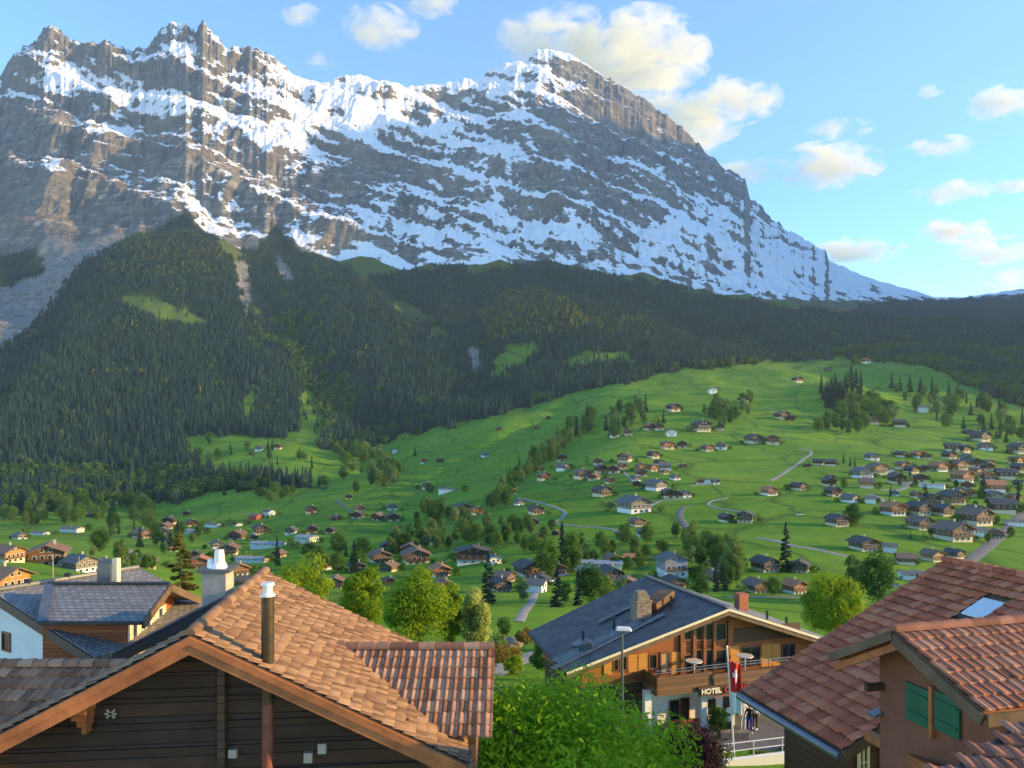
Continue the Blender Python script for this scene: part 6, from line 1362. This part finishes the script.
# poles on the grass mound, a low car park
for px, py, h, lb in ((53, 578, 24, 'slim pale pole on the sunlit grass mound, taller one'), (79, 574, 18, 'slim pale pole on the sunlit grass mound, shorter one')):
    x, y, z = place(px, py, 90); o = MB().tube((0, 0, -.5), (0, 0, h * y / F), .09, .06, 8).build('pole', M['concrete'], None); o.location = (x, y, z); tag(o, lb, 'pole')
def make_car(paint):
    r = bpy.data.objects.new('parked_car', None); COL.objects.link(r)
    bm_ = MB(); bm_.poly([(-2.1, -.85, .35), (2.1, -.85, .35), (2.15, -.85, .75), (1.25, -.85, .95), (-2.1, -.85, 1.0)], 1.7, Vector((0, 1, 0))); child(bm_, 'body', paint, r)
    child(MB().poly([(-1.9, -.76, .95), (1.1, -.76, .95), (.5, -.76, 1.45), (-1.5, -.76, 1.48)], 1.52, Vector((0, 1, 0))), 'cabin', M['glass'], r)
    for x in (-1.35, 1.35):
        for y in (-.8, .8): child(MB().tube((x, y - .1, .33), (x, y + .1, .33), .33, n=14), 'wheel', M['black'], r)
    return r
car_w = plain('white_car_paint', (.7, .7, .7), .3, 0, .03); car_r = plain('red_car_paint', (.4, .02, .02), .3, 0, .03); car_b = plain('blue_car_paint', (.05, .1, .3), .3, 0, .03)
for px, py, p_, rz, lb in ((552, 583, car_w, .8, 'white car parked on the lane near the small white house'), (562, 577, car_b, .5, 'blue car parked higher on the lane'), (880, 585, car_w, .2, 'white car parked left above the red-tiled roof'), (894, 588, car_b, .3, 'blue car parked above the red-tiled roof'), (800, 516, car_w, .1, 'white van-like car alone on the field path')):
    x, y, z = place(px, py, 90 if py > 545 else 200); o = make_car(p_); o.location = (x, y, z + .15); o.rotation_euler.z = rz; tag(o, lb, 'car')


ribbon('path', [(488,676),(503,667),(520,661),(540,652)], 3.0, M['gravel'], .06, 14, 50)
for i, (px, Y, h, w_, mt, lb) in enumerate([(506, 84, 1.6, 40, 'leaf_rust', 'low orange-brown hedge clump on the grass left of the bronze tree'), (500, 96, 2.4, 22, 'leaf_pale', 'pale rounded bush right of the pale creamy tree'), (545, 92, 2.8, 26, 'leaf_mid', 'green bush between bronze tree and hotel roof'), (515, 70, 1.8, 24, 'leaf_gold', 'low yellow-green bush at the bend of the gravel path'), (552, 110, 3.2, 22, 'leaf_gold', 'yellow-green bush just left of the hotel roof edge'), (505, 118, 3.0, 20, 'leaf_mid', 'green bush on the grass beside the straight lane')]):
    zg = gz(px, Y); near_tree('garden_bush', px, HY - (zg + h) / Y * F, w_, Y, zg, 2600, .13, mt, lb, seed=140 + i, lobes=14, base=.0, taper=.1, cat='bush')
for i, (px, Y, r, lb) in enumerate([(512, 104, 1.5, 'large pale boulder on the bank beside the lane'), (505, 108, 1.0, 'smaller pale boulder on the bank beside the lane')]):
    mb = MB(); bmesh.ops.create_icosphere(mb.bm, subdivisions=3, radius=r)
    for v in mb.bm.verts: v.co *= 1 + .25 * float(perlin(v.co.x * .9 + i, v.co.y * .9 + v.co.z, 9)); v.co.z *= .7
    o = mb.build('boulder', M['stone'], None); o.location = ((px - CX) / F * Y, Y, gz(px, Y) + .2); tag(o, lb, 'boulder')
# ------------------------------------------------------------------ light, sky, camera
SUN_EL, SUN_AZ = math.radians(14), math.radians(94)        # azimuth from +Y (view) towards +X
sd = Vector((math.cos(SUN_EL) * math.sin(SUN_AZ), math.cos(SUN_EL) * math.cos(SUN_AZ), math.sin(SUN_EL)))
sl = bpy.data.lights.new('sun', 'SUN'); sl.energy = 3.0; sl.angle = math.radians(.6); sl.color = (1, .63, .20)
so = bpy.data.objects.new('sun', sl); COL.objects.link(so); so.rotation_euler = sd.to_track_quat('Z', 'Y').to_euler()
w = bpy.data.worlds.new('World'); SC.world = w; w.use_nodes = True
nt = w.node_tree; bg = nt.nodes['Background']
sky = N(nt, 'ShaderNodeTexSky', sky_type='NISHITA'); sky.sun_disc = False
sky.sun_elevation = SUN_EL; sky.sun_rotation = SUN_AZ; sky.air_density = 1.0; sky.dust_density = .15; sky.ozone_density = 2.3; sky.altitude = 1000
bg.inputs[1].default_value = .15
hs = N(nt, 'ShaderNodeHueSaturation', inp={'Saturation': 1.16, 'Value': 1.0}); L(nt, sky.outputs[0], hs.inputs['Color']); L(nt, hs.outputs[0], bg.inputs[0])
cam = bpy.data.cameras.new('camera'); co = bpy.data.objects.new('camera', cam); COL.objects.link(co)
cam.sensor_width = 36; cam.lens = F / 1024 * 36; cam.clip_end = 60000; cam.clip_start = .1
co.rotation_euler = (math.radians(90), 0, 0); cam.shift_y = (HY - 384) / 1024
SC.camera = co
SC.view_settings.view_transform = 'Standard'; SC.view_settings.look = 'None'; SC.view_settings.gamma = 1; SC.view_settings.use_curve_mapping = False
SC.view_settings.exposure = 1.62
SC.cycles.use_denoising = True
SC.cycles.max_bounces = 6; SC.cycles.diffuse_bounces = 3; SC.cycles.glossy_bounces = 2; SC.cycles.transmission_bounces = 4; SC.cycles.transparent_max_bounces = 8; SC.cycles.volume_bounces = 3

# ------------------------------------------------------------------ air and clouds
def box(name, lo, hi):
    bm = bmesh.new(); bmesh.ops.create_cube(bm, size=1)
    for v in bm.verts: v.co = Vector([(lo[i] + hi[i]) / 2 + v.co[i] * (hi[i] - lo[i]) for i in range(3)])
    me = bpy.data.meshes.new(name); bm.to_mesh(me); bm.free(); o = bpy.data.objects.new(name, me); COL.objects.link(o); return o
hz = box('haze', (-9000, -60, -2500), (9000, 9500, 4100))
m = bpy.data.materials.new('haze'); m.use_nodes = True; nt = m.node_tree; nt.nodes.clear()
out = N(nt, 'ShaderNodeOutputMaterial'); pv = N(nt, 'ShaderNodeVolumePrincipled'); L(nt, pv.outputs[0], out.inputs['Volume'])
pv.inputs['Color'].default_value = (.62, .80, 1, 1); pv.inputs['Density'].default_value = 3.2e-5; pv.inputs['Anisotropy'].default_value = .2
hz.data.materials.append(m); tag(hz, kind='stuff')
m = bpy.data.materials.new('cloud_vapour'); m.use_nodes = True; nt = m.node_tree; nt.nodes.clear()
out = N(nt, 'ShaderNodeOutputMaterial'); pv = N(nt, 'ShaderNodeVolumePrincipled'); L(nt, pv.outputs[0], out.inputs['Volume'])
pv.inputs['Color'].default_value = (1, .97, .80, 1); pv.inputs['Anisotropy'].default_value = .1
oc = N(nt, 'ShaderNodeTexCoord').outputs['Object']; wp = N(nt, 'ShaderNodeNewGeometry').outputs['Position']
ln = N(nt, 'ShaderNodeVectorMath', operation='LENGTH'); L(nt, oc, ln.inputs[0])
n1 = noise(nt, mapping(nt, wp, (.0024, .0024, .0046)), 1, 7, .64, .6)
d = math_(nt, 'ADD', math_(nt, 'SUBTRACT', .62, math_(nt, 'MULTIPLY', ln.outputs['Value'], .75)), math_(nt, 'MULTIPLY', math_(nt, 'SUBTRACT', n1, .5), 3.6))
d = math_(nt, 'MAXIMUM', d, 0.0); d = math_(nt, 'MINIMUM', math_(nt, 'MULTIPLY', d, .008), .0032)
L(nt, d, pv.inputs['Density'])
CM = m
CL = [(636, 60, 78, 50, 1), (560, 40, 70, 26, 1), (690, 125, 55, 32, 1), (735, 100, 50, 24, .8), (380, 27, 42, 20, .7), (300, 15, 24, 10, .5), (322, 62, 20, 9, .5), (828, 165, 60, 22, .9), (745, 170, 34, 14, .6), (950, 192, 42, 11, .8), (1008, 102, 42, 16, .9), (932, 92, 16, 8, .5), (855, 252, 52, 14, .8), (940, 148, 40, 8, .4), (988, 250, 46, 15, .8), (950, 232, 44, 12, .6), (1010, 282, 30, 14, .8), (770, 100, 18, 10, .5), (840, 130, 36, 8, .3), (1010, 185, 24, 8, .4), (430, 5, 30, 10, .3)]
for k, (px, py, a, bb_, dn) in enumerate(CL):
    Y = 9900 + 60 * k; c = at(px, py, Y); s_ = Y / F * .98
    bm = bmesh.new(); bmesh.ops.create_icosphere(bm, subdivisions=3, radius=1.0)
    me = bpy.data.meshes.new('cloud'); bm.to_mesh(me); bm.free(); me.materials.append(CM)
    o = bpy.data.objects.new('cloud', me); COL.objects.link(o); o.location = c; o.scale = (a * s_, a * s_ * .8, bb_ * s_); tag(o, kind='stuff')
